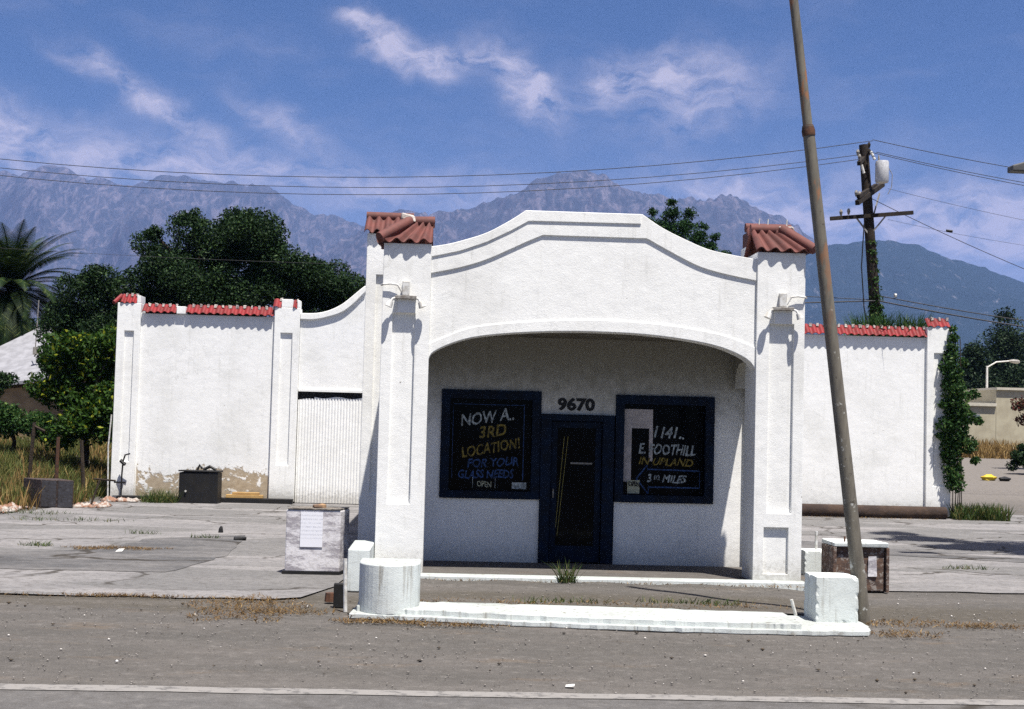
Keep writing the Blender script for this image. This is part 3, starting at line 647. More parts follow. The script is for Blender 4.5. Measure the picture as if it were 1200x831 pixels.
poly = jitline([(-.91, 14.72), (-.1, 14.58), (.8, 14.38), (1.68, 14.24), (2.55, 14.15), (3.8, 14.09), (4.5, 14.12), (4.62, 14.5), (4.62, 15.6), (3.82, 15.7)], 9, .020)+[(3.78, 15.3), (-.88, 15.5)]
f = MB(); f.prism(poly, 0, .055); tag(dim_top(f.build('kerb', M_CURB, bevel=.008)), kind='structure')
f = MB()
gx = np.linspace(-.85, 4.9, 60); gy = np.linspace(15.2, 17.85, 30)
tag(grid_sheet('dirt_strip', gx, gy, lambda x, y: .075+.012*np.sin(x*5.1+y*3)*np.sin(y*4.3)-.06*np.clip((x-4.1)/.7, 0, 1), M_SH), kind='structure')
arc = [(-.52+.33*math.cos(a), 15.05+.40*math.sin(a)) for a in [math.pi+i*math.pi/18 for i in range(19)]]
f = MB(); f.prism(arc+[(-.19, 15.42), (-.85, 15.42)], .05, .575); tag(dim_top(f.build('rounded_wall', M_CURB, bevel=.012)), 'low white rounded concrete stub wall in front of the left porch pier', 'low wall')
f = MB(); f.prism([(-1.11, 17.0), (-.84, 17.0), (-.84, 18.3), (-1.11, 18.3)], 0, .52); tag(dim_top(f.build('low_wall', M_CURB, bevel=.012)), 'square white low wall block tucked against the left side of the left porch pier', 'low wall')
f = MB(); f.tube([(-1.0, 15.2, .0), (-1.02, 15.22, .58)], .022, 8); tag(f.build('stub_pipe', M_MET), 'thin white upright pipe beside the rounded low wall', 'pipe')
f = MB(); f.box(-1.16, -1.05, 15.5, 15.6, 0, .27, jit=.006); tag(f.build('small_post', M_BLK, bevel=.008), 'short dark square post left of the thin white pipe', 'post')
def cblock(x0, x1, y0, y1, z0, z1, label, rz=0, name='concrete_block'):
    import bmesh
    bm = bmesh.new(); bmesh.ops.create_cube(bm, size=1); bmesh.ops.subdivide_edges(bm, edges=bm.edges[:], cuts=11, use_grid_fill=True)
    for v in bm.verts:
        o_ = v.co.copy(); n = Vector((math.sin(v.co.x*9+v.co.z*13), math.sin(v.co.y*11+v.co.x*7), math.sin(v.co.z*8+v.co.y*12)))*.009
        v.co = Vector((v.co.x*(x1-x0), v.co.y*(y1-y0), (v.co.z+.5)*(z1-z0)))+n*.3
        ne = sum(abs(abs(k)-.5) < .01 for k in o_)
        if ne >= 2: v.co -= Vector((o_.x*(x1-x0), o_.y*(y1-y0), o_.z*(z1-z0)))*random.choice([0, 0, 0, 0, .012, .04])*(1.4 if ne == 3 else 1)
    me = bpy.data.meshes.new(name); bm.to_mesh(me); bm.free(); me.materials.append(M_CURB)
    o = bpy.data.objects.new(name, me); link(o, None, ((x0+x1)/2, (y0+y1)/2, z0)); o.rotation_euler.z = rz
    b = o.modifiers.new('b', 'BEVEL'); b.width = .006; b.segments = 1; b.limit_method = 'ANGLE'; b.angle_limit = R(40)
    return tag(o, label, 'block', 'white concrete blocks')
cblock(4.10, 4.57, 14.72, 15.2, .045, .545, 'large white painted concrete block at the right end of the kerb')
cblock(5.10, 5.45, 18.9, 19.3, .012, .46, 'smaller white concrete block between the right porch pier and the rusty box')
f = MB(); f.tube([(5.30, 19.05, .45), (5.30, 19.05, .72)], .02, 8); tag(f.build('stub_pipe', M_MET), 'white pipe stub standing out of the smaller white block', 'pipe')
f = MB(); f.tube([(3.93, 14.9, .10), (3.88, 14.9, .27)], .018, 8); tag(f.build('stub_pipe', M_MET), 'short white leaning pin just left of the large white block', 'pipe')
# leaning pole
def pole_mat():
    m, g = new_mat('weathered_pole'); s = g.n('ShaderNodeSeparateXYZ'); g.put(s.inputs[0], g.pos)
    n = g.noise(g.mapping(g.pos, scale=(6, 6, 1.2)), 2.2, 7, .7); n2 = g.noise(g.mapping(g.pos, scale=(5, 5, 1.6)), 1.1, 5, .6)
    c = g.mix(g.mr(n, .35, .7), (.15, .135, .105), (.085, .075, .06))
    c = g.mix(g.m('MULTIPLY', g.mr(n2, .54, .62), g.mr(s.outputs[2], 2.5, 5.2)), c, (.24, .105, .045))
    c = g.mix(g.m('MULTIPLY', g.mr(g.noise(g.pos, 8, 6, .7), .60, .66), g.mr(s.outputs[2], 4.2, 2.5)), c, (.40, .40, .37))
    c = g.mix(g.m('MULTIPLY', g.mr(g.noise(g.pos, 13, 6, .7), .62, .68), .8), c, (.04, .03, .022))
    g.put(g.bsdf.inputs['Base Color'], c); g.bsdf.inputs['Roughness'].default_value = .8; g.put(g.bsdf.inputs['Normal'], g.bump(n, .5, .01)); return m
LX = lambda z: 4.735-.128*z
lp = empty('leaning_pole', (4.735, 15.06, 0), 'tall weathered steel pole leaning left in front of the right porch pier', 'pole')
f = MB(); f.tube([(LX(z), 15.06, z) for z in (-.05, 1, 2, 3, 3.9)], [.082, .078, .076, .073, .071], 16); f.tube([(LX(3.85), 15.06, 3.85), (LX(5.55), 15.06, 5.55)], [.071, .066], 16, False)
f.build('lower_tube', pole_mat(), lp, smooth=True)
f = MB(); f.tube([(LX(z), 15.06, z) for z in (5.5, 6.4, 7.8)], [.055, .052, .049], 14); f.build('upper_tube', bpy.data.materials['weathered_pole'], lp, smooth=True)
f = MB(); f.tube([(LX(z), 15.06, z) for z in (5.44, 5.50, 5.56)], [.073, .076, .062], 16); f.build('collar', M_RUST, lp, smooth=True)

# ---------------------------------------------------------------- boxes on the forecourt
def peeling(name, c1, c2, c3, sc_=5, th=(.46, .52)):
    m, g = new_mat(name); n = g.noise(g.mapping(g.pos, scale=(.7, .7, 2.4)), sc_, 8, .75); n2 = g.noise(g.pos, 17, 6, .7)
    c = g.mix(g.mr(n, *th), c1, c2); c = g.mix(g.m('MULTIPLY', g.mr(n2, .52, .6), .8), c, c3)
    g.put(g.bsdf.inputs['Base Color'], c); g.bsdf.inputs['Roughness'].default_value = .85; g.put(g.bsdf.inputs['Normal'], g.bump(n2, .5, .01)); return m
M_PEELW = peeling('peeling_white', (.64, .62, .63), (.30, .28, .30), (.48, .46, .46), 3, (.45, .56))
wb = empty('notice_box', (-1.65, 18.9, 0), 'battered whitish box with a paper notice on its front, left of the low wall', 'box')
f = MB(); f.prism([(-2.07, 18.7), (-1.33, 18.7), (-1.24, 19.15), (-1.98, 19.15)], .04, .88); f.build('body', M_PEELW, wb, bevel=.02)
f = MB(); f.prism([(-2.10, 18.67), (-1.32, 18.67), (-1.22, 19.17), (-2.0, 19.17)], .013, .055); f.build('base', M_BLK, wb)
f = MB(); f.prism([(-2.05, 18.69), (-1.34, 18.69), (-1.25, 19.14), (-1.97, 19.14)], .885, .90); f.build('top', peeling('dirty_lid', (.18, .16, .14), (.08, .07, .06), (.30, .26, .2)), wb)
def notice_mat():
    m, g = new_mat('printed_notice')
    s = g.n('ShaderNodeSeparateXYZ'); g.put(s.inputs[0], g.tc.outputs['Generated'])
    ln = g.m('SINE', g.m('MULTIPLY', s.outputs[2], 58)); w = g.noise(g.mapping(g.tc.outputs['Generated'], scale=(26, 1, 12)), 1.4, 2)
    k = g.m('MULTIPLY', g.mr(ln, .1, .5), g.mr(w, .47, .53)); k = g.m('MULTIPLY', k, g.mr(s.outputs[2], .15, .3))
    g.put(g.bsdf.inputs['Base Color'], g.mix(g.m('MULTIPLY', k, .45), (.74, .74, .78), (.25, .26, .32))); g.bsdf.inputs['Roughness'].default_value = .7; return m
f = MB(); f.box(-1.87, -1.57, 18.688, 18.696, .38, .855); f.build('notice', notice_mat(), wb)
f = MB(); f.box(-1.72, -1.56, 18.8, 18.92, .903, .95, rz=.4, jit=.01); tag(f.build('brick_scrap', simple('scrap', (.35, .22, .12), (.12, .08, .06), 8, .9), bevel=.008), 'small brown scrap lying on top of the whitish notice box', 'scrap')
rb = empty('rusty_box', (5.6, 18.2, 0), 'rusty brown open-fronted box with a white lid behind the leaning pole', 'box')
M_RB = peeling('rust_peel', (.055, .035, .028), (.13, .075, .05), (.30, .27, .24), 7, (.4, .6))
f = MB(); f.box(5.27, 5.93, 17.98, 18.5, .02, .60); f.build('body', M_RB, rb, bevel=.012)
f = MB(); f.box(5.23, 5.96, 17.93, 18.53, .605, .66, jit=.006); f.build('lid', M_CURB, rb, bevel=.01)
for a, b in ((5.22, 5.265), (5.935, 5.975)):
    f = MB(); f.box(a, b, 17.93, 18.5, .013, .60); f.build('side_panel', M_RB, rb, bevel=.006)
f = MB(); f.box(5.70, 5.82, 17.965, 17.978, .22, .48, jit=.01); f.build('white_patch', M_PEELW, rb)
for a in (5.42, 5.5):
    f = MB(); f.tube([(a, 18.1, .66), (a, 18.1, .73)], .012, 6); f.build('pin', M_RUST, rb)
cr = empty('dark_crate', (-8.7, 30.9, 0), 'dark weathered wooden crate with grey painted panels at the edge of the weeds', 'crate')
M_CR = peeling('dark_crate_wood', (.020, .013, .011), (.04, .024, .02), (.10, .075, .065), 5)
f = MB(); f.prism([(-9.42, 31.55), (-8.83, 30.85), (-8.07, 30.7), (-8.6, 31.5)], .0, .62); f.build('body', M_CR, cr, bevel=.012)
M_CRG = peeling('grey_crate_paint', (.035, .034, .040), (.09, .09, .10), (.02, .016, .016), 9, (.5, .7))
for x0, x1 in ((-8.80, -8.47), (-8.42, -8.09)):
    f = MB(); f.prism([(x0, 30.845-(x0+8.83)*.197-.012), (x1, 30.845-(x1+8.83)*.197-.012), (x1, 30.845-(x1+8.83)*.197), (x0, 30.845-(x0+8.83)*.197)], .03, .60); f.build('panel', M_CRG, cr)
# stakes in the weeds
for i, (x, y, h, lean, lb) in enumerate([(-10.1, 34.2, 1.75, .05, 'dark wooden stake standing in the weeds, leftmost of three, with a snapped top'), (-9.42, 34.2, 1.45, 0, 'reddish rusty stake standing in the weeds behind the dark crate'), (-8.62, 33.8, 1.45, -.09, 'dark wooden stake leaning left in the weeds right of the dark crate')]):
    zz = float(terr(x, y)); st = MB(); st.tube([(x, y, zz-.1), (x+lean*h, y, zz+h)], [.05, .045], 6)
    if i == 0: st.tube([(x+.05, y, zz+h-.08), (x+.35, y, zz+h-.22)], .04, 6)
    tag(st.build('stake', M_RUST if i == 1 else M_BARK), lb, 'stake', 'stakes standing in the weeds')
f = MB(); f.tube([(-7.85, 31.3, 0), (-7.68, 31.4, .62)], .025, 6); f.tube([(-7.82, 31.4, .64), (-7.35, 31.5, .6)], .022, 6); tag(f.build('bent_stick', M_BARK), 'bent dark stick stuck in the ground between the crate and the garage pier', 'stick')

# ---------------------------------------------------------------- far things right
far = empty('cream_building', (35, 80, 1.2), 'long cream building with a stepped flat roof far behind on the right', 'building')
f = MB(); f.box(24, 33.0, 80, 95, .5, 3.95); f.box(33.02, 52, 80, 95, .5, 4.95); f.build('wall', M_CREAM, far)
f = MB(); f.box(23.9, 33.0, 79.85, 95.1, 3.955, 4.15); f.box(33.0, 52.1, 79.85, 95.1, 4.955, 5.1); f.build('parapet', paint('pale_parapet', (.58, .54, .44)), far)
f = MB(); f.box(29.8, 32.0, 79.9, 79.98, 3.25, 3.45); f.build('sign_band', paint('grey_band', (.16, .19, .22)), far)
def street_lamp(x, y, z0, h, arm, label, s=1):
    e = empty('street_lamp', (x, y, z0), label, 'street lamp')
    f = MB(); f.tube([(x, y, z0), (x, y, z0+h)], [.11*s, .07*s], 8); f.build('post', M_MET, e, smooth=True)
    d = 1 if arm > 0 else -1
    f = MB(); f.tube([(x, y, z0+h-.1), (x+arm*.3, y, z0+h+.28), (x+arm*.75, y, z0+h+.38)], .045*s, 8); f.build('arm', M_MET, e, smooth=True)
    f = MB(); f.tube([(x+arm*.72, y, z0+h+.38), (x+arm*.85, y, z0+h+.36), (x+arm, y, z0+h+.34), (x+arm*1.06, y, z0+h+.34)], [.06*s, .14*s, .14*s, .08*s], 8); f.build('lamp_head', M_METD, e, smooth=True)
street_lamp(36.5, 90, 1.4, 5.5, 2.1, 'pale street lamp with a curved arm in front of dark trees on the far right', 1.0)
ee = empty('lamp_standard', (12.4, 22, 0), 'grey lamp head on a long arm poking in from the right edge of the sky', 'street lamp')
f = MB(); f.tube([(12.4, 22, -.02), (12.4, 22, 6.6)], [.09, .06], 10); f.build('post', M_METD, ee)
f = MB(); f.tube([(12.4, 22, 6.4), (11.2, 22, 6.75), (9.9, 22, 6.72)], .035, 8); f.build('arm', M_METD, ee)
f = MB(); f.prism([(9.28, 21.88), (9.95, 21.85), (9.95, 22.15), (9.28, 22.12)], 6.50, [6.60, 6.80, 6.80, 6.60]); f.build('lamp_head', simple('grey_lamp_housing', (.10, .10, .10), (.07, .07, .07), 6, .6), ee, bevel=.02)
f = MB(); f.tube([(31.0, 88, 1.3), (31.0, 88, 5.2)], .07, 6); tag(f.build('flag_pole', M_MET), 'short thin white pole behind the lower cream parapet', 'pole')

# ---------------------------------------------------------------- vegetation
def leaf_quads(P, size, flat=0., droop=None):
    n = len(P); a = rng.normal(size=(n, 3)); a[:, 2] *= (1-flat)
    a /= np.linalg.norm(a, axis=1)[:, None]+1e-9
    b = rng.normal(size=(n, 3)); b -= a*(a*b).sum(1)[:, None]; b /= np.linalg.norm(b, axis=1)[:, None]+1e-9
    s = size*rng.uniform(.6, 1.35, (n, 1)); L = a*s; Wd = b*s*.45
    V = np.stack([P-L*.5, P+Wd*.5, P+L*.5, P-Wd*.5], 1).reshape(-1, 3); F = np.arange(4*n).reshape(n, 4); return V, F
def crown_pts(clumps, n):
    w = np.array([c[3]**2 for c in clumps]); idx = rng.choice(len(clumps), n, p=w/w.sum())
    cc = np.array([c[:3] for c in clumps])[idx]; rr = np.array([c[3] for c in clumps])[idx]
    d = rng.normal(size=(n, 3)); d /= np.linalg.norm(d, axis=1)[:, None]
    rad = rng.uniform(.3, 1.25, n)**.65
    return cc+d*(rr*rad)[:, None]*np.array([1, 1, .8])
def tree(name, label, cat, base, blobs, n, size, mat, group=None, trunk_r=.25, sub=9, subr=.42, limbs=True):
    """blobs: coarse lobes (x,y,z,r) of the crown; each is broken into leaf clumps joined to the trunk by limbs"""
    t = empty(name, base, label, cat, group); clumps = []
    for bx, by, bz, br in blobs:
        for k in range(sub):
            d = rng.normal(size=3); d /= np.linalg.norm(d); q = br*rng.uniform(.35, .9)
            clumps.append((bx+d[0]*q, by+d[1]*q, bz+d[2]*q*.85, br*subr*rng.uniform(.7, 1.35)))
        clumps.append((bx, by, bz, br*.6))
    V, F = leaf_quads(crown_pts(clumps, n), size); raw_mesh('crown', V, F, mat, t, base)
    f = MB(); b = Vector(base); zl = min(c[2] for c in blobs); top = Vector((sum(c[0] for c in blobs)/len(blobs), sum(c[1] for c in blobs)/len(blobs), zl))
    f.tube([b-Vector((0, 0, .3)), b.lerp(top, .5)+Vector((.1, 0, 0)), top], [trunk_r*1.25, trunk_r, trunk_r*.8], 8)
    if limbs:
        for c in blobs:
            e = Vector(c[:3]); mid = top.lerp(e, .5)+Vector((0, 0, .25)); f.tube([top-Vector((0, 0, .2)), mid, e], [trunk_r*.55, trunk_r*.35, .04], 6)
    f.build('trunk', M_BARK, t, smooth=True); return t
T = lambda x, y: float(terr(x, y))
gT = 'dark trees behind the left garage wing'
tree('oak_tree', 'largest dark round-headed tree rising above the middle of the left garage wing', 'tree', (-9.2, 52, T(-9.2, 52)),
     [(-10.6, 52, 7.8, 1.5), (-8.8, 52.5, 8.5, 1.7), (-7.2, 52, 8.9, 1.6), (-6.2, 52, 7.7, 1.5), (-9.5, 51.4, 6.5, 1.8), (-7.4, 51.6, 6.6, 1.8), (-11.4, 52, 6.3, 1.3), (-8.0, 52.4, 9.6, .75), (-9.7, 52, 9.5, .55), (-11.1, 52, 9.0, .4)], 110000, .12, M_LDARK, gT, .35)
tree('oak_tree', 'dark tree just left of the station, its crown sloping down towards the left porch pier', 'tree', (-4.4, 53, T(-4.4, 53)),
     [(-5.1, 53, 7.4, 1.3), (-4.1, 53, 6.9, 1.3), (-3.2, 53, 6.1, 1.2), (-4.7, 52.6, 5.6, 1.4), (-2.9, 52.6, 5.0, 1.0), (-5.9, 53, 6.0, 1.1)], 64000, .115, M_LDARK, gT, .28)
tree('oak_tree', 'dark tree between the palm and the left garage wing, lower than the tree beside it', 'tree', (-12.6, 50, T(-12.6, 50)),
     [(-12.9, 50, 6.6, 1.1), (-12.2, 50, 5.6, 1.3), (-13.4, 50, 5.4, 1.1), (-12.5, 49.7, 4.2, 1.4), (-13.6, 49.8, 3.9, 1.1), (-11.4, 50, 5.0, 1.2), (-12.0, 49.5, 2.9, 1.2)], 75000, .115, M_LDARK, gT, .28)
tree('oak_tree', 'low dark tree at the left edge beneath and behind the palm crown', 'tree', (-17.2, 63, T(-17.2, 63)),
     [(-19.5, 63, 5.8, 1.5), (-17.5, 63, 6.3, 1.4), (-16.3, 63, 5.6, 1.2), (-18.6, 63, 4.2, 1.6)], 30000, .15, M_LDARK, gT, .28)
tree('citrus_tree', 'leafy citrus tree with yellow-green leaves hard against the left end of the garage', 'tree', (-9.9, 38.2, T(-9.9, 38.2)),
     [(-9.9, 38.2, 3.4, .95), (-10.6, 38.1, 2.6, .8), (-9.4, 38, 2.5, .9), (-9.9, 37.9, 1.8, .85), (-9.2, 38.3, 3.9, .75), (-10.5, 38, 3.6, .45), (-9.1, 38, 1.7, .6)], 15000, .15, M_LCIT, None, .12, 8, .45)
gS = 'green shrubs at the far left edge'
tree('shrub', 'rounded green shrub at the left edge below the grey roofed house', 'shrub', (-12.3, 40, T(-12.3, 40)), [(-12.5, 40, 1.9, .75), (-11.6, 40, 1.8, .6), (-13.1, 40, 1.8, .6)], 9000, .11, M_LVINE, gS, .06)
tree('shrub', 'dark shrub in front of the grey roof at the extreme left edge', 'shrub', (-16.0, 47, T(-16, 47)), [(-15.2, 47, 3.1, .7), (-15.7, 47, 2.3, .8)], 6000, .13, M_LDARK, gS, .06)
tree('back_tree', 'green tree tips showing above the right slope of the arched parapet', 'tree', (10.2, 60, T(10.2, 60)),
     [(9.0, 60, 11.2, .34), (9.0, 60, 10.6, .4), (9.1, 60, 11.7, .2), (9.95, 60, 12.2, .24), (9.9, 60, 11.7, .36), (9.8, 60, 11.0, .5), (9.4, 60, 10.3, .6), (10.7, 60, 11.7, .28), (10.6, 60, 11.1, .42), (10.4, 60, 10.4, .6), (11.35, 60, 11.2, .22), (11.2, 60, 10.7, .36), (11.1, 60, 10.1, .5), (11.95, 60, 10.7, .2), (11.8, 60, 10.2, .34), (12.3, 60, 9.9, .3), (11.8, 60, 9.5, .6), (9.8, 60, 9.6, 1.2), (11.0, 60, 8.6, 1.3), (10.3, 60, 7.4, 1.3)], 42000, .13, M_LMID, None, .25, 12, .62, False)
gF = 'dark trees far behind the cream building'
for bl, lb in (([(46, 110, 7.5, 1.9), (46.2, 110, 10.4, 1.4), (46.3, 110, 5, 2.4), (46.1, 110, 9, 1.8), (46.1, 110, 6.5, 2.2), (46, 110, 12.0, .7)], 'tallest dark tree behind the far street lamp'),
               ([(49.6, 112, 8.5, 1.7), (49.8, 112, 5.4, 2.4), (49.7, 112, 7, 2.2), (49.6, 112, 9.6, 1.4), (49.6, 112, 10.6, .9)], 'dark tree at the right edge behind the cream building'),
               ([(42.8, 108, 6.5, 1.6), (42.6, 108, 9.0, .9), (42.7, 108, 7.8, 1.3), (42.8, 108, 5.5, 1.9), (42.8, 108, 4.5, 2.0)], 'dark pointed tree left of the far street lamp'),
               ([(39.0, 106, 4.6, 1.7), (37.4, 106, 4.0, 1.4), (39.4, 106, 6.2, .9)], 'low dark tree above the lower part of the cream building'),
               ([(36.0, 104, 4.4, 1.2), (34.2, 104, 3.8, 1.3), (33.0, 104, 4.4, .9)], 'smallest dark tree beside the hanging vine, above the cream building')):
    b = (bl[0][0], bl[0][1], T(bl[0][0], bl[0][1])); tree('far_tree', lb, 'tree', b, bl, 20000, .26, M_LHAZ, gF, .25, 10, .65)
tree('red_bush', 'red-leaved bush reaching in at the right edge before the cream building', 'bush', (27.6, 62, T(27.6, 62)), [(27.5, 62, 3.5, .8), (26.6, 62, 3.6, .45), (27.8, 62, 4.3, .6), (26.9, 62, 2.9, .4)], 2600, .15, M_LRED, None, .06)
tree('hedge_bush', 'dense dark green bush on the ground at the right edge', 'bush', (26.2, 58, T(26.2, 58)), [(25.0, 58, 1.15, .6), (25.8, 58, 1.4, .75), (26.6, 58, 1.3, .8), (25.3, 58, 1.6, .5)], 14000, .12, M_LDARK, None, .06)
tree('shadow_tree', 'unseen tree added outside the right edge, its crown shaped to throw a shadow over the forecourt', 'tree', (15.0, 21.0, 0),
     [(11.7, 24.7, 12.7, .6), (11.8, 23.3, 12.5, .85), (12.3, 21.6, 12.6, 1.1), (13.1, 20.7, 12.6, 1.3), (14.4, 21.6, 12.8, 1.5), (15.6, 21.6, 12.6, 1.5)], 22000, .2, M_LMID, None, .2)  # out of view, added and shaped for the shadow it drops on the forecourt
# creeper on the right wing pier
def blades(name, P, h, w, mat, parent=None, loc=None, lean=.35, up=1.):
    n = len(P); az_ = rng.uniform(0, 2*math.pi, n); H = h*rng.uniform(.45, 1.3, n)
    dx = np.stack([np.cos(az_), np.sin(az_), np.zeros(n)], 1)*(w*rng.uniform(.6, 1.4, n))[:, None]
    tip = P+np.stack([rng.normal(size=n)*lean*H, rng.normal(size=n)*lean*H, H*up], 1); mid = P*.45+tip*.55+np.stack([np.zeros(n), np.zeros(n), H*.08], 1)
    V = np.stack([P-dx*.5, P+dx*.5, mid+dx*.35, mid-dx*.35, mid-dx*.35, mid+dx*.35, tip+dx*.04, tip-dx*.04], 1).reshape(-1, 3)
    return raw_mesh(name, V, np.arange(8*n).reshape(-1, 4), mat, parent, loc if loc is not None else tuple(P.mean(0)*[1, 1, 0]))
vn = empty('creeper', (13.1, 34.1, 0), 'green creeper hanging down the right-hand pier of the garage', 'climbing plant')
cl = [(12.93+.07*math.sin(z*3), 34.2, z, .09+.22*math.sin(min(1, max(0, (4.9-z)/3.4))*math.pi*.75)) for z in np.linspace(.9, 4.85, 18)]
cl = [(x+(.10 if z < 3.8 else -.02), y, z, r) for x, y, z, r in cl]
V, F = leaf_quads(crown_pts(cl+[(12.80, 34.15, 2.4, .24), (12.72, 34.15, 2.9, .14), (12.66, 34.15, 2.1, .12), (12.78, 34.15, 1.6, .12), (13.4, 34.2, 2.6, .2), (13.35, 34.3, 1.9, .3), (13.55, 34.3, 3.2, .16), (13.7, 34.3, 2.5, .13), (13.62, 34.3, 1.5, .12), (13.3, 34.3, 4.0, .14), (12.85, 34.15, 3.6, .1)], 9000), .11)
raw_mesh('foliage', V, F, M_LVINE, vn, (13.1, 34.1, 0))
f = MB()
for k in range(5): x = 13.0+k*.06; f.tube([(x, 34.2, 0), (x+.05*math.sin(k), 34.15, 1.5), (x-.04, 34.18, 3), (x-.08, 34.2, 4.6)], .012, 5)
f.build('stem', M_BARK, vn)
P = np.stack([rng.uniform(12.95, 14.3, 900), rng.uniform(33.7, 34.5, 900), np.zeros(900)], 1); tag(blades('weed_clump', P, .36, .03, M_GRASSG), 'green weed clump at the foot of the garage creeper', 'weeds')
P = np.stack([rng.uniform(10.6, 12.6, 1500), rng.uniform(34.56, 35.4, 1500), np.full(1500, 4.4)], 1); P = P[rng.random(len(P)) < .7]
tag(blades('roof_creeper', P, .72, .035, M_LVINE), 'creeper leaves poking above the red coping of the right garage wing', 'climbing plant')

# palm
pm = empty('palm_tree', (-18.2, 58, T(-18.2, 58)), 'date palm with arching fronds at the left edge behind the grey roof', 'tree')
pc = Vector((-18.2, 58, 7.2))
f = MB(); zz = T(-18.2, 58); f.tube([(-18.5, 58, zz-.2), (-18.5, 58, zz+2.5), (-18.2, 58, 7.1)], [.5, .42, .55], 14); f.build('trunk', M_BARK, pm, smooth=True)
def fronds(name, mat, specs, parent):
    V = []; F = []
    for azm, elv, L in specs:
        d = Vector((math.cos(azm), math.sin(azm), 0)); side = Vector((-math.sin(azm), math.cos(azm), 0)); N = 26; prev = None; th = elv; p = pc.copy(); pts = []
        for i in range(N+1):
            pts.append((p.copy(), th)); p = p+(d*math.cos(th)+Vector((0, 0, 1))*math.sin(th))*(L/N); th -= (1.0+.5*(1-abs(elv)))/N*(.4+1.3*i/N)
        for i, (p, th) in enumerate(pts):
            tdir = d*math.cos(th)+Vector((0, 0, 1))*math.sin(th); nrm = side.cross(tdir)
            if i < N:
                q = pts[i+1][0]; b = len(V); w = .035*(1-i/N)+.01; V += [p-side*w, p+side*w, q+side*w, q-side*w]; F.append((b, b+1, b+2, b+3))
            ll = L*.17*math.sin(math.pi*min(1, .12+.88*i/N))+.08
            for s in (-1, 1):
                for h in (0, .5):
                    o = p+tdir*(h*L/N); tip = o+side*s*ll*.75+tdir*ll*.6-abs(nrm)*0 if False else o+side*s*ll*.72+tdir*ll*.62+nrm*(.10*ll)
                    b = len(V); V += [o-tdir*.027, o+tdir*.027, tip+tdir*.007, tip-tdir*.007]; F.append((b, b+1, b+2, b+3))
    return raw_mesh(name, np.array([tuple(v) for v in V]), np.array(F), mat, parent, tuple(pc))
fronds('crown', M_PALM, [(random.uniform(0, 6.283), R(random.uniform(-30, 80)), random.uniform(2.7, 3.9)) for i in range(95)], pm)
fronds('dead_fronds', M_PALMD, [(i*.9, R(-48+10*math.sin(i)), 2.0) for i in range(12)], pm)

# grey roofed house on the left
hs = empty('house', (-16, 54, T(-16, 54)), 'small tan house with a large grey shingle roof behind the citrus tree', 'house')
f = MB(); e0, e1 = (-20.5, 53.2, 2.75), (-12.2, 50.4, 3.62); r0_, r1_ = (-15.9, 57.2, 6.05), (-9.5, 55.0, 6.2)
f.add([e0, e1, r1_, r0_, tuple(c-(.12 if i == 2 else 0) for i, c in enumerate(e0)), tuple(c-(.12 if i == 2 else 0) for i, c in enumerate(e1)), tuple(c-(.12 if i == 2 else 0) for i, c in enumerate(r1_)), tuple(c-(.12 if i == 2 else 0) for i, c in enumerate(r0_))],
      [(0, 1, 2, 3), (4, 7, 6, 5), (0, 4, 5, 1), (1, 5, 6, 2), (2, 6, 7, 3), (3, 7, 4, 0)])
f.build('roof', M_ROOFG, hs)
f = MB(); f.prism([(-20.0, 53.5), (-12.4, 50.9), (-10, 54.8), (-15.8, 57.0)], .2, [2.6, 3.35, 5.9, 5.8]); f.build('wall', M_TAN, hs)
f = MB(); f.tube([(-15.6, 53, 4.6), (-15.55, 53, 6.4)], .02, 6); f.box(-15.68, -15.52, 52.95, 53.05, 4.3, 4.6); f.build('vent_pipe', M_METD, hs)

# weeds: bank on the left, dry grass along cracks, small tufts
def scatter(n, x0, x1, y0, y1, keep=None):
    P = np.stack([rng.uniform(x0, x1, n), rng.uniform(y0, y1, n)], 1)
    if keep is not None: P = P[keep(P[:, 0], P[:, 1])]
    return np.stack([P[:, 0], P[:, 1], terr(P[:, 0], P[:, 1])], 1)
P = scatter(60000, -17, -8.3, 30.5, 46, lambda x, y: (x < -8.35-.25*(y < 34)*(34-y)*.35) & (y > 30.8+.6*np.sin(x*2)) & ((np.sin(x*1.7+y)*np.sin(y*1.1-x*.6)+rng.normal(size=len(x))*.5) > -.3))
tag(blades('weeds', P, .38, .026, M_GRASSX), kind='stuff')
P = scatter(9000, -16, -8.4, 30.0, 45, lambda x, y: np.sin(x*2.7+1)*np.sin(y*.8+x) > .1); tag(blades('dry_weeds', P, .5, .03, M_GRASSD), kind='stuff')
def patch(n, cx, cy, rx_, ry_, z=.012, h=.05, mat=None, name='dry_grass', w=.012, lean=.9):
    t = rng.uniform(0, 2*math.pi, n); r = np.sqrt(rng.random(n))*(1+.25*np.sin(5*t)); P = np.stack([cx+rx_*r*np.cos(t), cy+ry_*r*np.sin(t), np.full(n, z)], 1); return P
P = scatter(5000, 20, 33, 73, 79.5); P[:, 2] += 0; tag(blades('dry_weeds', P, .8, .06, M_GRASSD), kind='stuff')
parts = [patch(900, -5.0, 21.7, .75, .28), patch(1300, -2.1, 15.2, .6, 1.0), patch(500, -.6, 14.4, .5, .12), patch(300, .2, 14.25, .5, .1), patch(300, -1.6, 15.0, .5, .2), patch(500, 5.35, 15.0, .9, .28), patch(300, 4.9, 14.2, .4, .25), patch(200, 6.1, 14.9, .4, .2),
         patch(400, 10.2, 33.6, 2.5, .2), patch(300, -6.6, 16.2, 1.4, .10), patch(250, -3.6, 16.1, .7, .08)]
xx = rng.uniform(-.95, 4.6, 1900); parts.append(np.stack([xx, 14.92-.16*np.clip(xx+.9, 0, 3.5)-.12*rng.random(1900)**2-.12+.02*np.clip(xx+.9, 0, 9)**1.2, np.full(1900, .01)], 1))
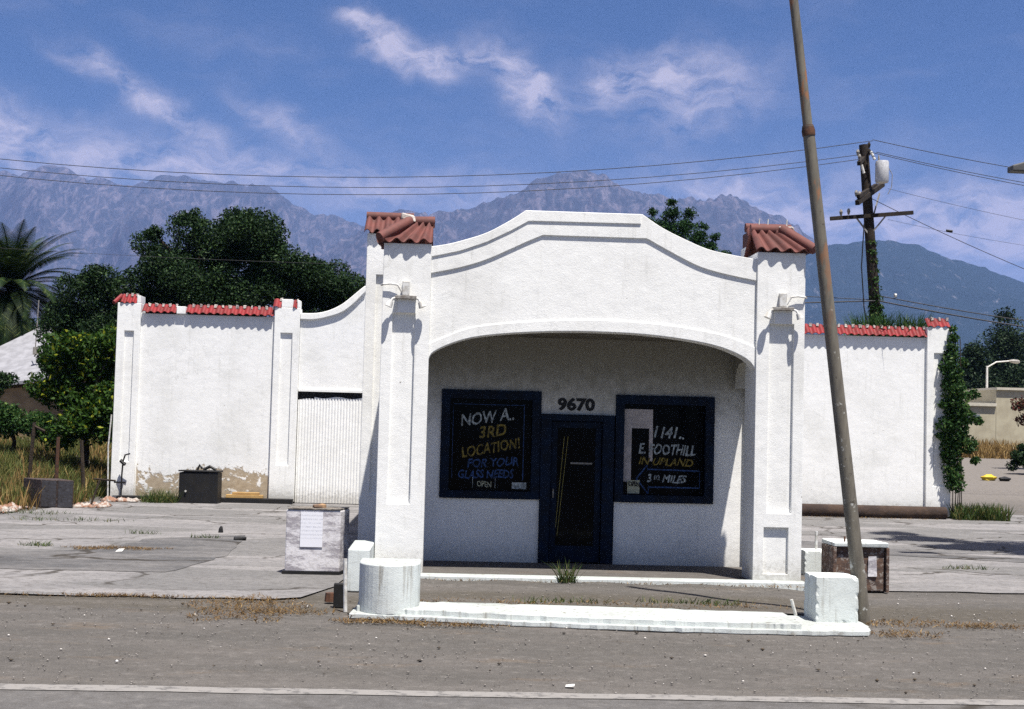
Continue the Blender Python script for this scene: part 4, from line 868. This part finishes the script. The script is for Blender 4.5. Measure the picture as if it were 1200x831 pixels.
xx = rng.uniform(-12, -1.6, 900); parts.append(np.stack([xx, 16.03+rng.normal(size=900)*.05, np.full(900, .01)], 1))
xx = rng.uniform(-.5, 4.6, 700); parts.append(np.stack([xx, 15.5+rng.random(700)*.35+.1*np.sin(xx*4), np.full(700, .07)], 1))
xx = rng.uniform(-.5, 4.9, 400); parts.append(np.stack([xx, 17.80+rng.normal(size=400)*.03, np.full(400, .07)], 1))
tag(blades('dry_grass', np.concatenate(parts), .034, .009, leaf('trampled_straw', (.17, .10, .04), (.10, .065, .03), (.28, .19, .08), .85, .2), lean=1.5), kind='stuff')
parts = [patch(120, 1.4, 15.75, .5, .12, .07), patch(160, 3.0, 15.9, .6, .12, .07), patch(90, -6.3, 21.9, .25, .1), patch(60, -4.0, 23.9, .25, .05), patch(60, -5.2, 24.5, .3, .05), patch(80, 8.3, 21.3, .5, .1), patch(140, -7.2, 27.2, 1.2, .3), patch(140, -8.4, 28.9, .8, .6)]
tag(blades('green_tufts', np.concatenate(parts), .07, .012, M_GRASSG, lean=.8), kind='stuff')
for (x, y, z, n, h, r_, lb) in ((1.68, 17.78, .08, 90, .22, .12, 'grassy weed tuft growing at the porch step in front of the door'), (-6.75, 33.4, 0, 420, .30, .45, 'scrubby green weed in front of the black beam, left of the black trunk')):
    t = rng.uniform(0, 2*math.pi, n); rr = r_*np.sqrt(rng.random(n)); tag(blades('weed_tuft', np.stack([x+rr*np.cos(t), y+.5*rr*np.sin(t), np.full(n, z)], 1), h, .014, M_GRASSG, lean=.55), lb, 'weed')
# loose stones
def stones(name, P, smin, smax, mat):
    n = len(P); base = np.array([(1, 0, 0), (-1, 0, 0), (0, 1, 0), (0, -1, 0), (0, 0, 1), (0, 0, -1)], float); tri = np.array([(0, 2, 4), (2, 1, 4), (1, 3, 4), (3, 0, 4), (2, 0, 5), (1, 2, 5), (3, 1, 5), (0, 3, 5)])
    s = (smin+(smax-smin)*rng.random(n)**3)[:, None, None]
    V = P[:, None, :]+base[None]*s*rng.uniform(.6, 1.3, (n, 6, 1))*np.array([1, 1, .6]); F = (tri[None]+6*np.arange(n)[:, None, None]).reshape(-1, 3)
    return tag(raw_mesh(name, V.reshape(-1, 3), F, mat), kind='stuff')
def pts(n, x0, x1, y0, y1, z=.01): return np.stack([rng.uniform(x0, x1, n), rng.uniform(y0, y1, n), np.full(n, z)], 1)
stones('gravel', np.concatenate([pts(3600, -6, 8, 10.8, 16), pts(900, 3, 14, 14, 18.2), pts(500, -9, 14, 18, 33), pts(500, -.8, 4.6, 15.3, 17.8, .08)]), .004, .016, simple('pebbles', (.24, .22, .20), (.12, .11, .10), 4, .95, 0))
stones('pale_litter', np.concatenate([pts(110, -6, 8, 10.9, 16), pts(40, 4.8, 9, 14, 18)]), .006, .020, simple('pale_bits', (.62, .60, .57), (.45, .42, .38), 4, .95, 0))
stones('dark_litter', np.concatenate([pts(220, -6, 8, 10.9, 16), pts(30, -8, 0, 19, 32)]), .006, .028, simple('dark_bits', (.05, .045, .04), (.08, .06, .04), 4, .95, 0))
stones('rubble', np.concatenate([pts(420, -11.5, -8.9, 28.6, 30.6, .03), pts(160, -8.1, -7.3, 33.2, 33.9, .03), pts(120, -8.2, -7.5, 31, 32, .02)]), .04, .15, M_ROCK)
f = MB(); f.tube([(-3.95, 25.15, .012), (-3.95, 25.15, .08), (-3.94, 25.15, .13)], [.05, .04, .02], 7); tag(f.build('dark_stub', M_BLK, bevel=.02), 'small black stub standing on the forecourt in front of the garage', 'stub')
f = MB(); f.box(-3.5, -3.28, 23.6, 23.72, .012, .06, jit=.02); tag(f.build('dark_clod', M_BLK, bevel=.03), 'flat black clod lying on the forecourt right of the small black stub', 'clod')
f = MB(); f.tube([(-1.22, 15.9, .02), (-1.22, 15.9, .12)], [.07, .06], 8); tag(f.build('valve_cap', M_RUST), 'small dark round valve cap on the ground left of the short post', 'valve')
f = MB(); f.add([(-4.9, 21.15, .02), (-4.79, 21.12, .03), (-4.77, 21.2, .07), (-4.86, 21.22, .06)], [(0, 1, 2, 3)]); tag(f.build('litter_paper', M_MET, merge=False), 'crumpled white paper on the dry grass patch of the forecourt', 'litter')
f = MB(); f.add([(1.05, 11.05, .012), (1.12, 11.03, .02), (1.13, 11.08, .03), (1.06, 11.10, .02)], [(0, 1, 2, 3)]); tag(f.build('litter_paper', M_MET, merge=False), 'scrap of white paper lying just behind the painted road line', 'litter')
# rubbish on the right far ground
for i, (x, y, s, m_, lb) in enumerate([(21.6, 53, .22, paint('yellow_plastic', (.60, .42, .03)), 'yellow rubbish bag on the ground beyond the right end of the garage'), (22.15, 52.8, .17, M_BLK, 'black rubbish bag beside the yellow rubbish bag'), (19.7, 52.5, .26, M_METD, 'grey rubbish heap left of the yellow rubbish bag'), (18.2, 51, .2, paint('dull_yellow', (.3, .24, .06)), 'small dull yellow rubbish heap nearest the garage corner')]):
    import bmesh
    bm = bmesh.new(); bmesh.ops.create_icosphere(bm, subdivisions=3, radius=s)
    for v in bm.verts: v.co *= 1+.22*math.sin(v.co.x*17+i)*math.sin(v.co.y*19)+.1*math.sin(v.co.z*31); v.co.z *= .62; v.co.x *= 1.35
    me = bpy.data.meshes.new('rubbish_bag'); bm.to_mesh(me); bm.free(); me.materials.append(m_); o = bpy.data.objects.new('rubbish_bag', me); link(o, None, (x, y, T(x, y)+s*.45)); tag(o, lb, 'rubbish', 'rubbish on the waste ground')
f = MB(); f.beam((18.9, 57, T(19, 57)+.35), (20.6, 55, T(20, 55)+.08), .25, .05); tag(f.build('board', M_MET), 'pale board lying tilted behind the rubbish bags', 'board')

# ---------------------------------------------------------------- utility pole and wires
UY = 43.5; UX = lambda z: 14.44-.084*z; uz = T(14.4, UY)
upo = empty('utility_pole', (14.4, UY, uz), 'dark wooden utility pole with crossarms, a white transformer and ivy, behind the right garage wing', 'utility pole')
M_CREO = simple('creosote_wood', (.028, .020, .014), (.016, .012, .010), 6, .9, .4)
f = MB(); f.tube([(UX(z), UY, z) for z in (uz-.3, 4, 8, 11.52)], [.21, .19, .17, .15], 12); f.build('pole', M_CREO, upo, smooth=True)
f = MB(); f.beam((12.35, UY-.2, 9.03), (15.07, UY-.2, 9.32), .10, .12); f.build('crossarm', M_CREO, upo)
f = MB(); f.beam((12.95, UY-1.1, 9.42), (14.42, UY+.9, 10.42), .13, .15); f.beam((12.98, UY-1.1, 9.62), (14.1, UY+.6, 10.32), .10, .12); f.build('crossarm', M_CREO, upo)
f = MB(); f.beam((13.05, UY-.9, 10.72), (13.95, UY+.9, 11.48), .11, .13); f.build('crossarm', M_CREO, upo)
for a in [((13.2, UY-.2, 9.10), (13.62, UY-.1, 8.62)), ((14.2, UY-.2, 9.22), (13.75, UY-.1, 8.62)), ((13.75, UY-.1, 9.0), (14.12, UY+.3, 10.0))]:
    f = MB(); f.beam(a[0], a[1], .03, .05); f.build('brace', M_METD, upo)
tfm = MB(); tx, ty = 13.96, UY-.42; tfm.tube([(tx, ty, 10.22), (tx, ty, 10.26), (tx, ty, 10.86), (tx, ty, 10.92)], [.19, .215, .215, .20], 18); tfm = tfm.build('transformer', paint('transformer_white', (.62, .62, .63), .45), upo, smooth=True)
f = MB(); f.tube([(tx-.1, ty, 10.92), (tx-.12, ty, 11.12)], [.04, .02], 8); f.tube([(tx+.22, ty, 10.7), (tx+.34, ty, 10.5), (tx+.32, ty, 10.1), (tx+.2, ty, 9.85)], .012, 6); f.build('bushing', M_METD, tfm)
for a in [(12.95, UY-1.0, 9.66), (13.1, UY-.85, 9.66), (12.7, UY-.2, 9.16), (12.95, UY-.2, 9.2), (13.1, UY-.8, 10.86), (13.0, UY-.95, 10.98), (13.92, UY+.85, 11.62), (13.6, UY-.2, 11.18)]:
    f = MB(); f.tube([(a[0], a[1], a[2]-.02), (a[0], a[1], a[2]+.10), (a[0], a[1], a[2]+.18)], [.03, .06, .03], 8); f.build('insulator', M_METD if a[2] < 11.1 else M_CREO, upo)
for a in [((13.62, UY-.3, 11.25), (13.74, UY-.35, 10.98)), ((13.2, UY-.7, 10.72), (13.28, UY-.7, 10.45))]:
    f = MB(); f.tube(a, .045, 8); f.build('fuse_cutout', M_MET, upo)
f = MB(); f.tube([(13.45, UY-.25, 8.9), (13.38, UY-.25, 7.5), (13.48, UY-.25, 6.2), (13.75, UY-.25, 4.8)], .02, 6); f.build('down_cable', M_BLK, upo)
cl = [(UX(z)+.02, UY-.05, z, .16+.22*max(0, (7.3-z)/3)) for z in np.linspace(4.4, 8.3, 14)]+[(13.6, UY-.3, 4.9, .5), (14.5, UY-.3, 4.8, .5), (13.1, UY-.3, 4.6, .4), (14.9, UY-.2, 4.7, .35)]
V, F = leaf_quads(crown_pts(cl, 6500), .12); raw_mesh('ivy', V, F, M_LVINE, upo, (14.4, UY, uz))
M_WIRE = simple('wire', (.03, .03, .034), (.03, .03, .034), 5, .6, 0)
def wire(p, x0, x1, y, label, r=.011, y2=None):
    X = np.array([a[0] for a in p]); Z = np.array([a[1] for a in p]); c = np.polyfit(X, Z, min(2, len(p)-1)); f = MB()
    q = [(x, y+((y2-y)*(x-x0)/(x1-x0) if y2 is not None else 0), float(np.polyval(c, x))) for x in np.linspace(x0, x1, 28)]
    f.tube(q, r, 5); tag(f.build('overhead_wire', M_WIRE, smooth=True), label, 'wire', 'overhead wires')
wire([(-14.17, 10.12), (-3.43, 9.93), (4.77, 10.475), (11.45, 11.30), (13.9, 11.78)], -34, 13.9, UY+.4, 'highest overhead wire running left from the utility pole', .012)
wire([(-14.15, 9.77), (-1.52, 9.60), (6, 10.15), (13.5, 11.22)], -34, 13.42, UY, 'middle overhead wire of the three running left across the mountains')
wire([(-14.14, 9.47), (-1.51, 9.31), (6, 9.88), (13.42, 11.0)], -34, 13.2, UY-.4, 'lowest overhead wire of the three running left across the mountains')
wire([(13.9, 11.79), (18.82, 11.0), (27, 10.3)], 13.9, 34, UY+.4, 'highest overhead wire leaving the utility pole to the right', .012)
wire([(14.0, 11.28), (18.82, 10.47), (27, 9.7)], 13.9, 34, UY, 'second overhead wire leaving the utility pole to the right')
wire([(14.0, 11.12), (18.82, 10.27), (27, 9.4)], 13.6, 34, UY-.4, 'third overhead wire leaving the utility pole to the right')
wire([(14.4, 10.09), (18.83, 9.23), (24, 8.5)], 14.3, 34, UY, 'thin service wire above the steep one to the right of the transformer', .006)
wire([(13.8, 9.75), (18.84, 7.63), (24, 5.9)], 13.7, 26, UY, 'steep service wire dropping to the right edge from the crossarm', .011)
wire([(14.3, 9.1), (18.84, 8.4), (24, 8.0)], 14.3, 30, UY, 'thinnest service wire with a small dark splice right of the pole', .005)
f = MB(); f.tube([(16.25, UY, 8.80), (16.45, UY, 8.78)], .045, 8); tag(f.build('splice_box', M_BLK), 'small dark splice box hanging on the thinnest service wire', 'splice')
wire([(13.9, 6.62), (18.86, 5.93), (24, 5.5)], 13.9, 34, UY, 'upper of two thick low cables right of the ivy-clad pole', .018)
wire([(13.9, 6.42), (18.86, 5.70), (24, 5.2)], 13.9, 34, UY-.2, 'lower of two thick low cables right of the ivy-clad pole', .024)
wire([(11.66, 6.50), (13.77, 6.46)], 5, 13.9, UY, 'upper low cable just left of the ivy-clad pole', .013)
wire([(11.66, 6.28), (13.77, 6.40)], 5, 13.9, UY-.2, 'lower thick cable just left of the ivy-clad pole', .022)
wire([(-14.0, 7.45), (-10, 7.35), (-4, 7.3)], -30, -3.4, UY+2, 'faint lone wire low across the mountains above the palm', .006)
f = MB(); f.tube([(14.55, UY, 6.62), (14.62, UY, 6.62)], .07, 8); tag(f.build('cable_insulator', M_MET), 'white insulator on the low cables right of the ivy-clad pole', 'insulator')

# ---------------------------------------------------------------- mountains
def vnoise(x, y, seed):
    r_ = np.random.default_rng(seed); T_ = r_.random((256, 256)); xi = np.floor(x).astype(int); yi = np.floor(y).astype(int); fx = x-xi; fy = y-yi; fx = fx*fx*(3-2*fx); fy = fy*fy*(3-2*fy)
    g_ = lambda i, j: T_[(xi+i) % 256, (yi+j) % 256]
    return (g_(0, 0)*(1-fx)+g_(1, 0)*fx)*(1-fy)+(g_(0, 1)*(1-fx)+g_(1, 1)*fx)*fy
def ridged(x, y, oct_, seed):
    s = 0; a = 1; t = 0; 
    for k in range(oct_): n = 1-np.abs(2*vnoise(x*2**k+3.1*k, y*2**k, seed+k)-1); s = s+a*n*n; t += a; a *= .52
    return s/t
def rng_mountain(name, Yc, depth, crest, mat, seed, x0, x1, nx, ny, amp):
    X = np.linspace(x0, x1, nx); Yv = Yc-depth*np.linspace(1, -.25, ny); XX, YY = np.meshgrid(X, Yv)
    warp = (vnoise(XX/700, YY/700, seed+50)-.5)*500
    cr = np.interp(XX+warp*0, [c[0] for c in crest], [c[1] for c in crest])
    t = np.clip(1-(Yc-YY)/depth, 0, 1.3); prof = np.where(t < 1, t**1.25, 1-(t-1)*1.6)
    zb = .03*4500
    rd = ridged((XX+warp)/620, YY/1500, 5, seed)
    ZZ = zb*.6+(cr-zb*.6)*prof*(1-amp*(1-rd)*np.clip((1-t)*3.2, .12, 1)*np.clip(t*4, 0, 1))+ (vnoise(XX/60, YY/60, seed+9)-.5)*(46 if amp > .3 else 14)*t+(vnoise(XX/22, YY/22, seed+19)-.5)*(24 if amp > .3 else 10)*t
    V = np.stack([XX, YY, ZZ], -1).reshape(-1, 3); i, j = np.meshgrid(np.arange(nx-1), np.arange(ny-1)); a = (j*nx+i).ravel()
    o = raw_mesh(name, V, np.stack([a, a+1, a+nx+1, a+nx], -1), mat); return tag(o, kind='structure')
def mtn_mat(name, scrub, rock, th):
    m, g = new_mat(name)
    n = g.noise(g.mapping(g.pos, scale=(.024, .008, .011)), 1., 9, .72, .8); n2 = g.noise(g.mapping(g.pos, scale=(.06, .025, .03)), 1., 6, .75)
    c = g.mix(g.mr(n, *th), scrub, rock); c = g.mix(g.m('MULTIPLY', g.mr(n2, .5, .62), .3), c, tuple(x*.6 for x in scrub))
    v = g.noise(g.mapping(g.pos, scale=(.0022, .002, .002)), 1., 3, .5)
    c = g.mix(g.m('MULTIPLY', g.mr(v, .48, .62), .6), c, scrub)
    g.put(g.bsdf.inputs['Base Color'], c); g.bsdf.inputs['Roughness'].default_value = 1; g.bsdf.inputs['Specular IOR Level'].default_value = 0; return m
M_MT = mtn_mat('mountain_rock_and_scrub', (.032, .038, .052), (.125, .11, .13), (.42, .68)); M_MT2 = mtn_mat('foothill_scrub', (.018, .032, .045), (.13, .13, .15), (.56, .72))
K = lambda L, s: [(x*s, 2.1+(z-2.1)*s) for x, z in L]
rng_mountain('mountains', 8000, 4300, [(-4500, 1300), (-3300, 1420), (-2604, 1447), (-2480, 1455), (-2312, 1478), (-2150, 1430), (-1965, 1385), (-1800, 1370), (-1700, 1425), (-1550, 1445), (-1420, 1420), (-1300, 1395), (-1128, 1412), (-1040, 1390), (-901, 1317), (-700, 1255), (-525, 1215), (-276, 1170), (74, 1180), (300, 1250), (700, 1200), (1400, 1200), (2000, 1100), (3000, 950), (5000, 800)], M_MT, 11, -4600, 5200, 1000, 190, .62)
rng_mountain('mountains', 6800, 3600, K([(-1500, 400), (-1100, 700), (-700, 1000), (-420, 1212), (-276, 1280), (-200, 1282), (-60, 1262), (74, 1300), (250, 1340), (374, 1402), (520, 1480), (640, 1524), (700, 1542), (900, 1542), (960, 1530), (1082, 1467), (1200, 1440), (1390, 1397), (1500, 1400), (1590, 1425), (1700, 1424), (1800, 1385), (1900, 1345), (2008, 1305), (2100, 1255), (2300, 1135), (2600, 950), (3000, 800), (4500, 600)], .85), M_MT, 31, -1300, 3900, 800, 170, .52)
rng_mountain('foothills', 4800, 2300, K([(-2500, 200), (-600, 350), (200, 500), (1200, 700), (1600, 900), (1900, 1050), (2150, 1110), (2294, 1140), (2450, 1165), (2630, 1166), (2800, 1162), (2990, 1085), (3200, 1030), (3466, 942), (4000, 800), (6000, 600)], .6), M_MT2, 57, -1500, 3600, 460, 90, .25)

# ---------------------------------------------------------------- haze
def haze(dens):
    f = MB(); f.box(-9000, 9000, -600, 12000, -6, 1600); o = f.build('haze', bpy.data.materials.new('haze_air'))
    m = o.data.materials[0]; m.use_nodes = True; t = m.node_tree; t.nodes.clear(); v = t.nodes.new('ShaderNodeVolumePrincipled'); u = t.nodes.new('ShaderNodeOutputMaterial')
    v.inputs['Color'].default_value = (.30, .46, .96, 1); v.inputs['Density'].default_value = dens; v.inputs['Anisotropy'].default_value = .1
    t.links.new(v.outputs[0], u.inputs['Volume']); tag(o, kind='stuff')
haze(0.68e-4)
